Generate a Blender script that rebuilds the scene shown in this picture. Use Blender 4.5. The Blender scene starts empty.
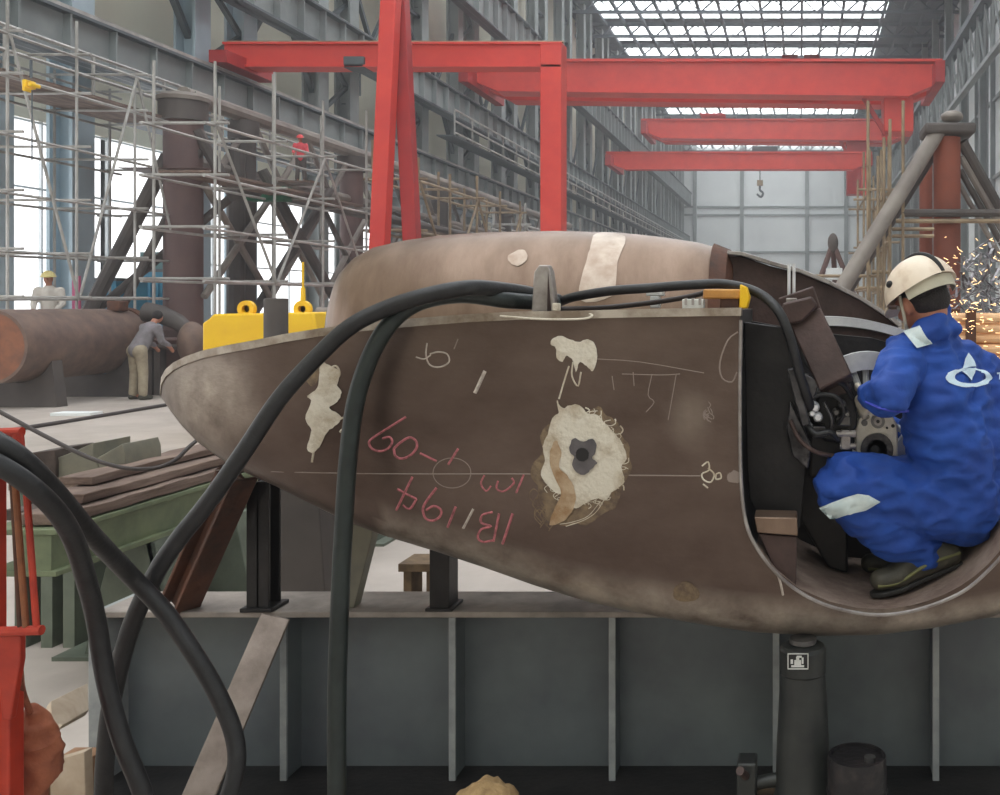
import bpy, bmesh, math, random
from mathutils import Vector, Matrix, noise
from mathutils.bvhtree import BVHTree
from mathutils.geometry import delaunay_2d_cdt

R = random.Random(7)
SC = bpy.context.scene
COL = SC.collection
PI = math.pi
H = 1.80            # camera height
F = 1000.0          # focal length in photo pixels
CX, CY = 800.0, 305.0


def P(x, y, d):
    return Vector(((x - CX) / F * d, d, H - (y - CY) / F * d))


# ------------------------------------------------------------------ materials
def srgb(r, g, b):
    def c(v):
        v /= 255.0
        return v / 12.92 if v <= 0.04045 else ((v + 0.055) / 1.055) ** 2.4
    return (c(r), c(g), c(b), 1.0)


MATS = {}


def mat(name, col, rough=0.6, metal=0.0, col2=None, scale=6.0, detail=5.0, bump=0.0, bscale=40.0,
        stretch=(1, 1, 1), lo=0.35, hi=0.65, spec=0.5, rvar=0.0):
    m = bpy.data.materials.new(name)
    m.use_nodes = True
    nt = m.node_tree
    b = nt.nodes['Principled BSDF']
    b.inputs['Base Color'].default_value = col
    b.inputs['Roughness'].default_value = rough
    b.inputs['Metallic'].default_value = metal
    b.inputs['Specular IOR Level'].default_value = spec
    tc = nt.nodes.new('ShaderNodeTexCoord')
    mp = nt.nodes.new('ShaderNodeMapping')
    mp.inputs['Scale'].default_value = stretch
    nt.links.new(tc.outputs['Object'], mp.inputs['Vector'])
    if col2 is not None:
        n = nt.nodes.new('ShaderNodeTexNoise')
        n.inputs['Scale'].default_value = scale
        n.inputs['Detail'].default_value = detail
        n.inputs['Roughness'].default_value = 0.62
        nt.links.new(mp.outputs['Vector'], n.inputs['Vector'])
        r = nt.nodes.new('ShaderNodeValToRGB')
        r.color_ramp.elements[0].position = lo
        r.color_ramp.elements[0].color = col
        r.color_ramp.elements[1].position = hi
        r.color_ramp.elements[1].color = col2
        nt.links.new(n.outputs['Fac'], r.inputs['Fac'])
        nt.links.new(r.outputs['Color'], b.inputs['Base Color'])
        if rvar:
            mr = nt.nodes.new('ShaderNodeMapRange')
            mr.inputs['To Min'].default_value = rough - rvar
            mr.inputs['To Max'].default_value = rough + rvar
            nt.links.new(n.outputs['Fac'], mr.inputs['Value'])
            nt.links.new(mr.outputs['Result'], b.inputs['Roughness'])
    if bump:
        n2 = nt.nodes.new('ShaderNodeTexNoise')
        n2.inputs['Scale'].default_value = bscale
        n2.inputs['Detail'].default_value = 4
        nt.links.new(mp.outputs['Vector'], n2.inputs['Vector'])
        bp = nt.nodes.new('ShaderNodeBump')
        bp.inputs['Strength'].default_value = bump
        bp.inputs['Distance'].default_value = 0.01
        nt.links.new(n2.outputs['Fac'], bp.inputs['Height'])
        nt.links.new(bp.outputs['Normal'], b.inputs['Normal'])
    MATS[name] = m
    return m


def emat(name, col, strength):
    m = bpy.data.materials.new(name)
    m.use_nodes = True
    nt = m.node_tree
    nt.nodes.remove(nt.nodes['Principled BSDF'])
    e = nt.nodes.new('ShaderNodeEmission')
    e.inputs['Color'].default_value = col
    e.inputs['Strength'].default_value = strength
    nt.links.new(e.outputs[0], nt.nodes['Material Output'].inputs[0])
    MATS[name] = m
    return m


mat('casting_steel', srgb(82, 67, 60), 0.36, 0.65, srgb(116, 100, 91), 2.2, 9, 0.1, 50, (1, 1, 1.7), 0.3, 0.75, rvar=0.1)
mat('tan_steel', srgb(110, 88, 72), 0.38, 0.5, srgb(146, 124, 108), 2.5, 7, 0.08, 40, (2.2, 1, 0.7), 0.35, 0.7, rvar=0.08)
mat('tan_polished', srgb(150, 130, 114), 0.32, 0.5, srgb(190, 176, 162), 6, 7, 0.05, 40)
mat('ground_edge', srgb(190, 180, 168), 0.4, 0.5, srgb(130, 115, 100), 9, 5, 0.1, 60)
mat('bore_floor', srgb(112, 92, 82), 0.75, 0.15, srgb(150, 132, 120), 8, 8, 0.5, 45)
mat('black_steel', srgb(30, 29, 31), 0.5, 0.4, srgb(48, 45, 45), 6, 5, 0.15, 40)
mat('dark_brown_steel', srgb(62, 48, 45), 0.5, 0.35, srgb(84, 66, 62), 7, 6, 0.2, 50)
mat('bright_steel', srgb(222, 222, 224), 0.3, 0.3, srgb(198, 198, 202), 12, 4)
mat('lug_steel', srgb(172, 166, 162), 0.35, 0.45, srgb(130, 122, 118), 10, 5, 0.1, 60)
mat('putty', srgb(212, 204, 188), 0.85, 0, srgb(160, 140, 112), 13, 9, 0.5, 70, lo=0.45, hi=0.75)
mat('sheen_edge', srgb(86, 72, 65), 0.34, 0.6, srgb(176, 164, 150), 5.5, 9, 0.1, 60, (1, 1, 1.6), 0.4, 0.72)  # unused; pale noise to paint floor sheen on the casting's lower edge
mat('putty_brown', srgb(150, 118, 84), 0.85, 0, srgb(186, 164, 136), 20, 7, 0.3, 90)
mat('putty_stain', srgb(138, 118, 92), 0.85, 0, srgb(96, 80, 68), 26, 7, 0.3, 90)
mat('grey_primer', srgb(104, 98, 100), 0.6, 0.2, srgb(84, 80, 82), 20, 5)
mat('chalk_red', srgb(190, 112, 118), 0.9, 0, srgb(128, 78, 80), 70, 6, lo=0.42, hi=0.68)
mat('chalk_white', srgb(196, 186, 176), 0.9, 0, srgb(150, 136, 126), 60, 6, lo=0.4, hi=0.8)
mat('chalk_faint', srgb(140, 126, 118), 0.9)
mat('rubber', srgb(24, 24, 26), 0.48, 0, srgb(38, 38, 40), 14, 5, 0.15, 80)
mat('rubber_green', srgb(24, 32, 31), 0.42, 0, srgb(36, 44, 42), 14, 5, 0.15, 80)
mat('thin_cable', srgb(62, 54, 52), 0.6)
mat('grey_paint', srgb(104, 112, 114), 0.42, 0.05, srgb(86, 91, 96), 2.2, 6, 0.05, 30)
mat('flange_top', srgb(160, 150, 142), 0.7, 0.05, srgb(120, 112, 106), 5, 7, 0.15, 40)
mat('grey_edge', srgb(158, 162, 162), 0.5, 0.05, srgb(130, 134, 136), 8, 5)
mat('flat_bar', srgb(150, 138, 130), 0.38, 0.5, srgb(120, 108, 100), 8, 6, 0.1, 50)
mat('rust', srgb(104, 66, 48), 0.75, 0.2, srgb(70, 52, 46), 6, 7, 0.3, 40)
mat('rust_orange', srgb(150, 92, 58), 0.75, 0.1, srgb(106, 70, 52), 7, 7, 0.3, 40)
mat('pipe_brown', srgb(126, 104, 92), 0.6, 0.2, srgb(98, 80, 74), 3, 7, 0.2, 20)
mat('pipe_end', srgb(150, 96, 70), 0.7, 0.15, srgb(112, 78, 62), 3, 6, 0.2, 20)  # rust, with the orange light on the pipe's end put into it
mat('green_paint', srgb(120, 130, 98), 0.6, 0.05, srgb(98, 108, 84), 5, 6, 0.15, 30)
mat('green_grey', srgb(112, 120, 106), 0.6, 0.05, srgb(84, 92, 80), 3, 6, 0.15, 30)
mat('old_wood', srgb(136, 116, 104), 0.85, 0, srgb(92, 74, 66), 7, 8, 0.5, 30, (1, 0.25, 3))
mat('dark_wood', srgb(80, 68, 62), 0.85, 0, srgb(56, 46, 42), 7, 8, 0.5, 30)
mat('plate_block', srgb(128, 124, 108), 0.6, 0.1, srgb(108, 106, 96), 6, 6, 0.1, 30)
mat('card', srgb(200, 184, 164), 0.85, 0, srgb(170, 150, 128), 5, 5, 0.1, 30)
mat('brown_card', srgb(168, 130, 100), 0.85, 0, srgb(130, 96, 70), 5, 5, 0.1, 30)
mat('red_orange', srgb(186, 58, 36), 0.42, 0, srgb(152, 42, 28), 7, 5, 0.1, 30)
mat('bag_cloth', srgb(168, 100, 72), 0.9, 0, srgb(116, 62, 46), 8, 7, 0.4, 40)
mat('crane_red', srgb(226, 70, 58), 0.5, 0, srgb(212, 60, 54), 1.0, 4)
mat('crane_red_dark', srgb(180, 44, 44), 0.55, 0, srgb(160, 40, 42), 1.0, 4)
mat('hall_grey', srgb(150, 156, 156), 0.6, 0.05, srgb(128, 134, 134), 0.5, 5)
mat('hall_blue', srgb(186, 204, 214), 0.6, 0.05, srgb(160, 178, 188), 0.4, 5)
mat('hall_dark', srgb(92, 100, 104), 0.6, 0.05, srgb(74, 80, 86), 0.4, 5)
mat('roof_sheet', srgb(84, 94, 102), 0.7, 0, srgb(64, 72, 80), 0.3, 5)
mat('cream_wall', srgb(226, 222, 204), 0.8, 0, srgb(212, 208, 192), 0.2, 5)
mat('pale_wall', srgb(228, 232, 232), 0.8, 0, srgb(216, 220, 221), 0.2, 5)
mat('scaffold_steel', srgb(186, 184, 180), 0.45, 0.2, srgb(150, 146, 142), 2, 5)
mat('scaffold_tan', srgb(170, 150, 122), 0.55, 0.2, srgb(130, 112, 92), 2, 5)
mat('jacket_brown', srgb(112, 88, 84), 0.65, 0.1, srgb(92, 72, 70), 0.8, 6)
mat('jacket_grey', srgb(150, 142, 134), 0.6, 0.1, srgb(112, 102, 98), 0.8, 6)
mat('jacket_dark', srgb(94, 86, 82), 0.65, 0.1, srgb(70, 64, 62), 0.8, 6)
mat('red_oxide', srgb(142, 74, 54), 0.7, 0.05, srgb(116, 62, 48), 0.8, 6)
mat('yellow_paint', srgb(246, 200, 22), 0.45, 0, srgb(234, 184, 20), 2, 5)
mat('blue_sheet', srgb(70, 150, 180), 0.6, 0, srgb(50, 120, 150), 1, 5)
mat('teal_sheet', srgb(90, 130, 130), 0.6, 0, srgb(70, 104, 106), 1, 5)
mat('pink_sheet', srgb(214, 110, 150), 0.7)
mat('green_net', srgb(60, 120, 88), 0.8, 0, srgb(46, 96, 74), 1, 5)
mat('concrete', srgb(186, 176, 168), 0.75, 0, srgb(150, 140, 132), 0.8, 8, 0.15, 14, lo=0.3, hi=0.75)
mat('coverall_blue', srgb(24, 74, 162), 0.72, 0, srgb(18, 58, 138), 5, 6, 0.3, 34)
mat('coverall_piping', srgb(60, 70, 180), 0.7)
mat('reflective', srgb(214, 226, 226), 0.5, 0, srgb(190, 206, 208), 20, 4)
mat('logo_white', srgb(206, 226, 240), 0.7)
mat('helmet_white', srgb(228, 212, 192), 0.42, 0, srgb(180, 150, 124), 11, 9, 0.05, 30, lo=0.5, hi=0.82)
mat('helmet_band', srgb(186, 180, 160), 0.6)
mat('black_plastic', srgb(24, 23, 24), 0.5)
mat('hair', srgb(38, 30, 30), 0.7, 0, srgb(24, 20, 20), 60, 5, 0.6, 160)
mat('skin', srgb(178, 122, 98), 0.55, 0, srgb(160, 104, 82), 12, 4)
mat('glove_cream', srgb(204, 196, 180), 0.85, 0, srgb(176, 166, 150), 20, 5)
mat('boot', srgb(74, 70, 58), 0.6, 0, srgb(54, 52, 44), 14, 6, 0.3, 60)
mat('boot_sole', srgb(30, 28, 26), 0.7)
mat('boot_olive', srgb(104, 104, 64), 0.7)
mat('gear_cream', srgb(222, 216, 202), 0.4, 0.15, srgb(200, 192, 178), 14, 5)
mat('grey_metal', srgb(120, 118, 116), 0.35, 0.7, srgb(80, 78, 78), 16, 5)
mat('oily_grey', srgb(96, 94, 96), 0.3, 0.6, srgb(40, 38, 40), 12, 6, 0.3, 60)
mat('orange_tool', srgb(202, 146, 70), 0.5, 0, srgb(170, 116, 56), 12, 5)
mat('jack_black', srgb(40, 42, 42), 0.45, 0.2, srgb(54, 56, 54), 8, 6, 0.1, 40)
mat('tank_black', srgb(30, 28, 30), 0.45, 0.2, srgb(74, 64, 62), 14, 7, 0.3, 50, lo=0.5, hi=0.85)
mat('plate_white', srgb(206, 206, 202), 0.5)
mat('sack', srgb(186, 156, 112), 0.9, 0, srgb(140, 112, 76), 16, 7, 0.6, 60)
mat('timber_block', srgb(118, 96, 70), 0.85, 0, srgb(84, 68, 52), 9, 7, 0.4, 40)
mat('khaki', srgb(168, 156, 134), 0.85, 0, srgb(140, 128, 110), 6, 5)
mat('grey_jacket', srgb(132, 126, 132), 0.85, 0, srgb(108, 104, 106), 6, 5)
mat('pale_shirt', srgb(206, 200, 192), 0.85)
mat('helmet_yellow', srgb(222, 206, 140), 0.5)
mat('helmet_red', srgb(226, 70, 74), 0.5)
mat('vest_pink', srgb(230, 90, 100), 0.7)
mat('bar_orange', srgb(226, 170, 120), 0.6, 0.1, srgb(244, 212, 170), 4, 6, 0.2, 20)
mat('scrap_grey', srgb(170, 168, 170), 0.35, 0.5, srgb(96, 88, 96), 8, 5)
emat('spark_glow', srgb(255, 206, 150), 5.0)
emat('skylight_sheet', (0.95, 0.98, 1.0, 1), 6.0)
emat('day_window', (0.97, 0.98, 1.0, 1), 2.6)


# ------------------------------------------------------------------ mesh builder
class MB:
    def __init__(s):
        s.v = []
        s.f = []

    def add(s, vs, fs):
        o = len(s.v)
        s.v += [tuple(v) for v in vs]
        s.f += [tuple(o + i for i in f) for f in fs]
        return s

    def box(s, c, size, M=None):
        hx, hy, hz = size[0] / 2, size[1] / 2, size[2] / 2
        vs = [Vector((x, y, z)) for x in (-hx, hx) for y in (-hy, hy) for z in (-hz, hz)]
        if M is not None:
            vs = [M @ v for v in vs]
        c = Vector(c)
        vs = [v + c for v in vs]
        return s.add(vs, [(0, 1, 3, 2), (4, 6, 7, 5), (0, 4, 5, 1), (2, 3, 7, 6), (0, 2, 6, 4), (1, 5, 7, 3)])

    def b2(s, lo, hi):
        lo, hi = Vector(lo), Vector(hi)
        return s.box((lo + hi) / 2, (abs(hi.x - lo.x), abs(hi.y - lo.y), abs(hi.z - lo.z)))

    def bar(s, p0, p1, w, h, up=(0, 0, 1)):
        p0, p1 = Vector(p0), Vector(p1)
        t = (p1 - p0)
        L = t.length
        t.normalize()
        up = Vector(up)
        if abs(t.dot(up)) > 0.98:
            up = Vector((0, 1, 0))
        a = t.cross(up).normalized()
        b = a.cross(t).normalized()
        M = Matrix((a, t, b)).transposed()
        return s.box((p0 + p1) / 2, (w, L, h), M)

    def ibeam(s, p0, p1, w, h, t=None, up=(0, 0, 1)):
        p0, p1 = Vector(p0), Vector(p1)
        t = t or w * 0.12
        d = (p1 - p0).normalized()
        up = Vector(up)
        if abs(d.dot(up)) > 0.98:
            up = Vector((0, 1, 0))
        a = d.cross(up).normalized()
        b = a.cross(d).normalized()
        s.bar(p0, p1, t, h, up)
        s.bar(p0 + b * (h - t) / 2, p1 + b * (h - t) / 2, w, t, up)
        s.bar(p0 - b * (h - t) / 2, p1 - b * (h - t) / 2, w, t, up)
        return s

    def tube(s, pts, r, n=10, cap=True, closed=False):
        pts = [Vector(p) for p in pts]
        rs = r if isinstance(r, (list, tuple)) else [r] * len(pts)
        m = len(pts)
        o = len(s.v)
        prev = None
        for i, p in enumerate(pts):
            if closed:
                t = pts[(i + 1) % m] - pts[i - 1]
            else:
                t = pts[min(i + 1, m - 1)] - pts[max(i - 1, 0)]
            if t.length < 1e-9:
                t = Vector((0, 0, 1))
            t.normalize()
            if prev is None:
                u = Vector((0, 0, 1)) if abs(t.z) < 0.9 else Vector((0, 1, 0))
                a = t.cross(u).normalized()
            else:
                a = (prev - t * prev.dot(t))
                a = a.normalized() if a.length > 1e-6 else t.orthogonal().normalized()
            prev = a
            b = t.cross(a)
            for k in range(n):
                g = 2 * PI * k / n
                s.v.append(tuple(p + (a * math.cos(g) + b * math.sin(g)) * rs[i]))
        for i in range(m if closed else m - 1):
            j = (i + 1) % m
            for k in range(n):
                l = (k + 1) % n
                s.f.append((o + i * n + k, o + i * n + l, o + j * n + l, o + j * n + k))
        if cap and not closed:
            s.f.append(tuple(o + k for k in reversed(range(n))))
            s.f.append(tuple(o + (m - 1) * n + k for k in range(n)))
        return s

    def lathe(s, prof, n=32, M=None, c=(0, 0, 0)):
        # prof: (r, z) list around z axis
        o = len(s.v)
        c = Vector(c)
        for r, z in prof:
            for k in range(n):
                g = 2 * PI * k / n
                v = Vector((r * math.cos(g), r * math.sin(g), z))
                if M is not None:
                    v = M @ v
                s.v.append(tuple(v + c))
        for i in range(len(prof) - 1):
            for k in range(n):
                l = (k + 1) % n
                s.f.append((o + i * n + k, o + i * n + l, o + (i + 1) * n + l, o + (i + 1) * n + k))
        if prof[0][0] > 1e-5:
            s.f.append(tuple(o + k for k in reversed(range(n))))
        if prof[-1][0] > 1e-5:
            q = o + (len(prof) - 1) * n
            s.f.append(tuple(q + k for k in range(n)))
        return s

    def prism(s, poly, dv):
        # poly: list of Vector (planar), dv: extrusion vector
        dv = Vector(dv)
        n = len(poly)
        a = [Vector(p) for p in poly]
        o = len(s.v)
        s.v += [tuple(p) for p in a] + [tuple(p + dv) for p in a]
        s.f.append(tuple(o + i for i in range(n)))
        s.f.append(tuple(o + n + i for i in reversed(range(n))))
        for i in range(n):
            j = (i + 1) % n
            s.f.append((o + i, o + n + i, o + n + j, o + j))
        return s

    def ball(s, c, r, seg=14, ring=9, M=None):
        rx, ry, rz = r if isinstance(r, (list, tuple)) else (r, r, r)
        o = len(s.v)
        c = Vector(c)

        def put(v):
            v = Vector(v)
            if M is not None:
                v = M @ v
            s.v.append(tuple(v + c))
        put((0, 0, rz))
        for i in range(1, ring):
            t = PI * i / ring
            for k in range(seg):
                g = 2 * PI * k / seg
                put((rx * math.sin(t) * math.cos(g), ry * math.sin(t) * math.sin(g), rz * math.cos(t)))
        put((0, 0, -rz))
        last = len(s.v) - 1
        for k in range(seg):
            l = (k + 1) % seg
            s.f.append((o, o + 1 + k, o + 1 + l))
            q = o + 1 + (ring - 2) * seg
            s.f.append((last, q + l, q + k))
            for i in range(ring - 2):
                q = o + 1 + i * seg
                s.f.append((q + k, q + seg + k, q + seg + l, q + l))
        return s

    def build(s, name, m, parent=None, smooth=35, bevel=0.0, seg=2, label=None):
        me = bpy.data.meshes.new(name)
        me.from_pydata(s.v, [], s.f)
        me.update()
        bm = bmesh.new()
        bm.from_mesh(me)
        bmesh.ops.recalc_face_normals(bm, faces=bm.faces)
        bm.to_mesh(me)
        bm.free()
        return link(name, me, m, parent, smooth, bevel, seg, label)


def link(name, me, m, parent=None, smooth=35, bevel=0.0, seg=2, label=None):
    o = bpy.data.objects.new(name, me)
    COL.objects.link(o)
    for mm in (m if isinstance(m, (list, tuple)) else [m]):
        me.materials.append(MATS[mm] if isinstance(mm, str) else mm)
    if smooth:
        me.shade_smooth()
        me.set_sharp_from_angle(angle=math.radians(smooth))
    if bevel:
        b = o.modifiers.new('bevel', 'BEVEL')
        b.width = bevel
        b.segments = seg
        b.limit_method = 'ANGLE'
    if parent is not None:
        o.parent = parent
        o.matrix_parent_inverse = Matrix.Translation(-parent.location)
    if label:
        o['label'] = label
    return o


def tag(o, label, cat, group=None):
    o['label'] = label
    o['category'] = cat
    if group:
        o['group'] = group
    return o


def thing(name, label, cat, loc=(0, 0, 0), group=None):
    o = bpy.data.objects.new(name, None)
    COL.objects.link(o)
    o.location = loc
    o.empty_display_size = 0.1
    return tag(o, label, cat, group)


def struct(name, mb, m, **k):
    o = mb.build(name, m, **k)
    o['kind'] = 'structure'
    return o


def spline(pts, n=8, closed=False):
    pts = [Vector(p) for p in pts]
    out = []
    m = len(pts)
    rng = m if closed else m - 1
    for i in range(rng):
        if closed:
            p0, p1, p2, p3 = pts[i - 1], pts[i], pts[(i + 1) % m], pts[(i + 2) % m]
        else:
            p1, p2 = pts[i], pts[i + 1]
            p0 = pts[i - 1] if i else p1 * 2 - p2
            p3 = pts[i + 2] if i + 2 < m else p2 * 2 - p1
        for k in range(n):
            t = k / n
            out.append(0.5 * ((2 * p1) + (p2 - p0) * t + (2 * p0 - 5 * p1 + 4 * p2 - p3) * t * t
                              + (3 * p1 - p0 - 3 * p2 + p3) * t * t * t))
    if not closed:
        out.append(pts[-1])
    return out


def baked(o):
    """mesh of an object with its modifiers applied"""
    dg = bpy.context.evaluated_depsgraph_get()
    dg.update()
    return bpy.data.meshes.new_from_object(o.evaluated_get(dg))


def remeshed(mb, voxel, smooth_it=6, factor=0.5, wrinkle=0.0, wscale=8.0, wstretch=(1, 1, 1)):
    me = bpy.data.meshes.new('tmp')
    me.from_pydata(mb.v, [], mb.f)
    o = bpy.data.objects.new('tmp', me)
    COL.objects.link(o)
    r = o.modifiers.new('r', 'REMESH')
    r.mode = 'VOXEL'
    r.voxel_size = voxel
    s = o.modifiers.new('s', 'SMOOTH')
    s.iterations = smooth_it
    s.factor = factor
    out = baked(o)
    bpy.data.objects.remove(o)
    bpy.data.meshes.remove(me)
    if wrinkle:
        ns = [v.normal.copy() for v in out.vertices]
        for v, n in zip(out.vertices, ns):
            q = Vector((v.co.x * wstretch[0], v.co.y * wstretch[1], v.co.z * wstretch[2])) * wscale
            a = noise.noise(q) + 0.5 * noise.noise(q * 2.3)
            v.co += n * wrinkle * (1 - 2.2 * abs(a))
        out.update()
    return out


def chain(mb, pts, sub=None):
    """spheres along a tapering chain: pts = [(Vector, r), ...]"""
    for i in range(len(pts) - 1):
        a, ra = pts[i]
        b, rb = pts[i + 1]
        L = (b - a).length
        n = max(2, int(L / (0.3 * min(ra, rb))))
        for k in range(n + 1):
            t = k / n
            mb.ball(a.lerp(b, t), ra + (rb - ra) * t, 14, 9)
    return mb


def make_bvh(obs):
    vs, fs = [], []
    for o in obs:
        b = len(vs)
        vs += [o.matrix_world @ v.co for v in o.data.vertices]
        fs += [tuple(b + i for i in p.vertices) for p in o.data.polygons]
    return BVHTree.FromPolygons(vs, fs)


def hit(bvh, x, y, off, dflt=3.2):
    org = Vector((0, 0, H))
    d = (P(x, y, 1.0) - org).normalized()
    p, n, i, t = bvh.ray_cast(org, d)
    if p is None:
        return P(x, y, dflt)
    if n.dot(d) > 0:
        n = -n
    return p + n * off


def stroke(bvh, px, r, off=0.0, sm=3, rough=True, dflt=3.2):
    pts = [Vector((x, y, 0)) for x, y in px]
    if len(pts) > 2 and sm > 1:
        pts = spline(pts, sm)
    else:
        q = []
        for i in range(len(pts) - 1):
            L = max(1, int((pts[i + 1] - pts[i]).length / 6))
            q += [pts[i].lerp(pts[i + 1], k / L) for k in range(L)]
        pts = q + [pts[-1]]
    pts = [hit(bvh, p.x, p.y, off, dflt) for p in pts]
    return pts


def patch(name, bvh, px, m, parent, off=0.003, step=4, dflt=3.2, label=None, soft=True):
    if soft:
        jr = random.Random(len(px))
        px = [(p.x + jr.uniform(-.5, .5), p.y + jr.uniform(-.5, .5)) for p in spline([(x, y, 0) for x, y in px], 4, True)]
    px = [Vector((x, y)) for x, y in px]
    n = len(px)
    x0, x1 = min(p.x for p in px), max(p.x for p in px)
    y0, y1 = min(p.y for p in px), max(p.y for p in px)
    pts = list(px)

    def inside(x, y):
        c = False
        for i in range(n):
            a, b = px[i], px[i - 1]
            if (a.y > y) != (b.y > y) and x < (b.x - a.x) * (y - a.y) / (b.y - a.y) + a.x:
                c = not c
        return c
    y = y0 + step / 2
    while y < y1:
        x = x0 + step / 2
        while x < x1:
            if inside(x, y):
                pts.append(Vector((x, y)))
            x += step
        y += step
    vs, es, fs, *_ = delaunay_2d_cdt(pts, [], [list(range(n))], 1, 1e-4)
    mb = MB()
    mb.add([hit(bvh, v.x, v.y, off, dflt) for v in vs], fs)
    return mb.build(name, m, parent, smooth=60, label=label)


def ragged(cx, cy, rx, ry, n, amp, seed, rot=0):
    rr = random.Random(seed)
    out = []
    for k in range(n):
        g = 2 * PI * k / n
        q = 1 + amp * (rr.random() * 2 - 1)
        x, y = rx * q * math.cos(g), ry * q * math.sin(g)
        out.append((cx + x * math.cos(rot) - y * math.sin(rot), cy + x * math.sin(rot) + y * math.cos(rot)))
    return out


def lerp_tab(tab, x):
    for i in range(len(tab) - 1):
        if tab[i][0] <= x <= tab[i + 1][0]:
            t = (x - tab[i][0]) / (tab[i + 1][0] - tab[i][0])
            return [a + (b - a) * t for a, b in zip(tab[i], tab[i + 1])]
    return list(tab[-1] if x > tab[-1][0] else tab[0])


def circle_px(cx, cy, rx, ry, n=24, a0=0, a1=2 * PI):
    return [(cx + rx * math.cos(a0 + (a1 - a0) * k / n), cy + ry * math.sin(a0 + (a1 - a0) * k / n)) for k in range(n + 1)]


# =================================================================== THE HALL
XL, XR, YB, ZR = -19.0, 12.6, 150.0, H + 24.0

struct('floor', MB().b2((-24, -30, -0.2), (16, YB + 2, 0)), 'concrete')
struct('wall_front', MB().b2((XL - 1, -28.4, 0), (XR + 1, -28, ZR + 1)), 'cream_wall')
struct('wall_back', MB().b2((XL - 1, YB, 0), (XR + 1, YB + 0.3, ZR + 1)), 'pale_wall')
m = MB()
for x in (695, 742, 807, 846, 872):
    X = (x - CX) / F * YB
    m.b2((X - .28, YB - .35, 0), (X + .28, YB, ZR))
for y in (60, 118, 207, 215, 252, 288):
    Z = H + (305 - y) / F * YB
    m.b2((XL, YB - .25, Z - .14), (XR, YB, Z + .14))
struct('trim_1', m, 'hall_grey')
struct('ceiling', MB().b2((XL - 1, -28.5, ZR), (XR + 1, YB + 1, ZR + 0.3)), 'roof_sheet')
# skylight strips across the roof, one every 7 m
for k in range(-2, 24):
    y0 = -12.0 + 7.0 * k
    struct('skylight', MB().b2((-16.5, y0, ZR - 0.12), (7.0, y0 + 4.2, ZR - 0.05)), 'skylight_sheet')
for k in range(4, 23):
    y0 = -12.0 + 7.0 * k + 5.5
    m = MB()
    zt, zb = ZR - 0.3, ZR - 1.3
    m.b2((XL, y0 - .12, zb - .12), (XR, y0 + .12, zb + .12)).b2((XL, y0 - .15, zt - .15), (XR, y0 + .15, zt + .15))
    n = 14
    for i in range(n):
        xa, xb = XL + (XR - XL) * i / n, XL + (XR - XL) * (i + 1) / n
        m.bar((xa, y0, zb), ((xa + xb) / 2, y0, zt), .12, .12).bar(((xa + xb) / 2, y0, zt), (xb, y0, zb), .08, .08)
    struct('roof_truss', m, 'roof_sheet')
m = MB()
for i in range(19):
    X = -18 + i * 1.65
    m.b2((X - .11, 14, ZR - .5), (X + .11, YB, ZR - .22))
struct('trim_2', m, 'roof_sheet')

# left wall: dado, a long band of bright windows, cladding above
struct('wall_left', MB().b2((XL - .3, -28, 6.4), (XL, YB, ZR)).b2((XL - .3, -28, 0), (XL, YB, 1.4)).b2((XL - .3, -28, 1.4), (XL - .2, -9, 6.4)), 'cream_wall')
for k in range(12):
    y0 = -8.9 + k * 7.3
    struct('window_%d' % (k + 1), MB().b2((XL - .18, y0, 1.4), (XL - .1, y0 + 7.0, 6.4)), 'day_window')
    m = MB()
    for i in range(4):
        yy = y0 + i * 2.4
        m.b2((XL - .1, yy - .025, 1.4), (XL - .02, yy + .025, 6.4))
    for z in (1.45, 3.1, 4.7, 6.35):
        m.b2((XL - .1, y0 - .3, z - .025), (XL - .03, y0 + 7.0, z + .025))
    struct('window_frame', m, 'pale_wall')
struct('trim_3', MB().b2((XL - .2, 78.7, 1.4), (XL - .1, YB, 6.4)), 'pale_wall')

# right wall
struct('wall_right', MB().b2((XR, -28, 0), (XR + .3, YB, ZR)), 'pale_wall')
m = MB()
for k in range(22):
    y0 = 24 + k * 5.8
    m.b2((XR - .3, y0 - .12, 0), (XR, y0 + .12, ZR))
for z in (5, 10, 15, 20):
    m.b2((XR - .2, 20, z - .1), (XR, YB, z + .1))
struct('trim_4', m, 'hall_grey')

# columns of the left side stand in pairs with lacing between them
for k in range(18):
    for j, dd in enumerate((0, 2.5)):
        y0 = 21.5 + k * 7.3 + dd
        struct('wall_column', MB().ibeam((-17.5, y0, 0), (-17.5, y0, ZR), .75, .62, .08, up=(1, 0, 0)),
               'hall_blue' if k < 2 else 'hall_grey')
    y0 = 21.5 + k * 7.3
    m = MB()
    z = 8.6
    while z < ZR - 3:
        m.bar((-17.5, y0, z), (-17.5, y0 + 2.5, z + 1.6), .14, .14).bar((-17.5, y0 + 2.5, z + 1.6), (-17.5, y0, z + 3.2), .14, .14)
        m.bar((-17.5, y0, z), (-17.5, y0 + 2.5, z), .16, .16)
        z += 3.2
    # cross bracing of the bay behind
    m.bar((-17.6, y0 + 2.5, 9.5), (-17.6, y0 + 7.3, 15.5), .16, .16).bar((-17.6, y0 + 7.3, 9.5), (-17.6, y0 + 2.5, 15.5), .16, .16)
    struct('column_bracing', m, 'hall_dark')
for k in range(16):
    y0 = 33 + k * 7.3
    struct('wall_column', MB().ibeam((11.4, y0, 0), (11.4, y0, ZR), .6, .55, .08, up=(1, 0, 0)), 'hall_grey')


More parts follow.
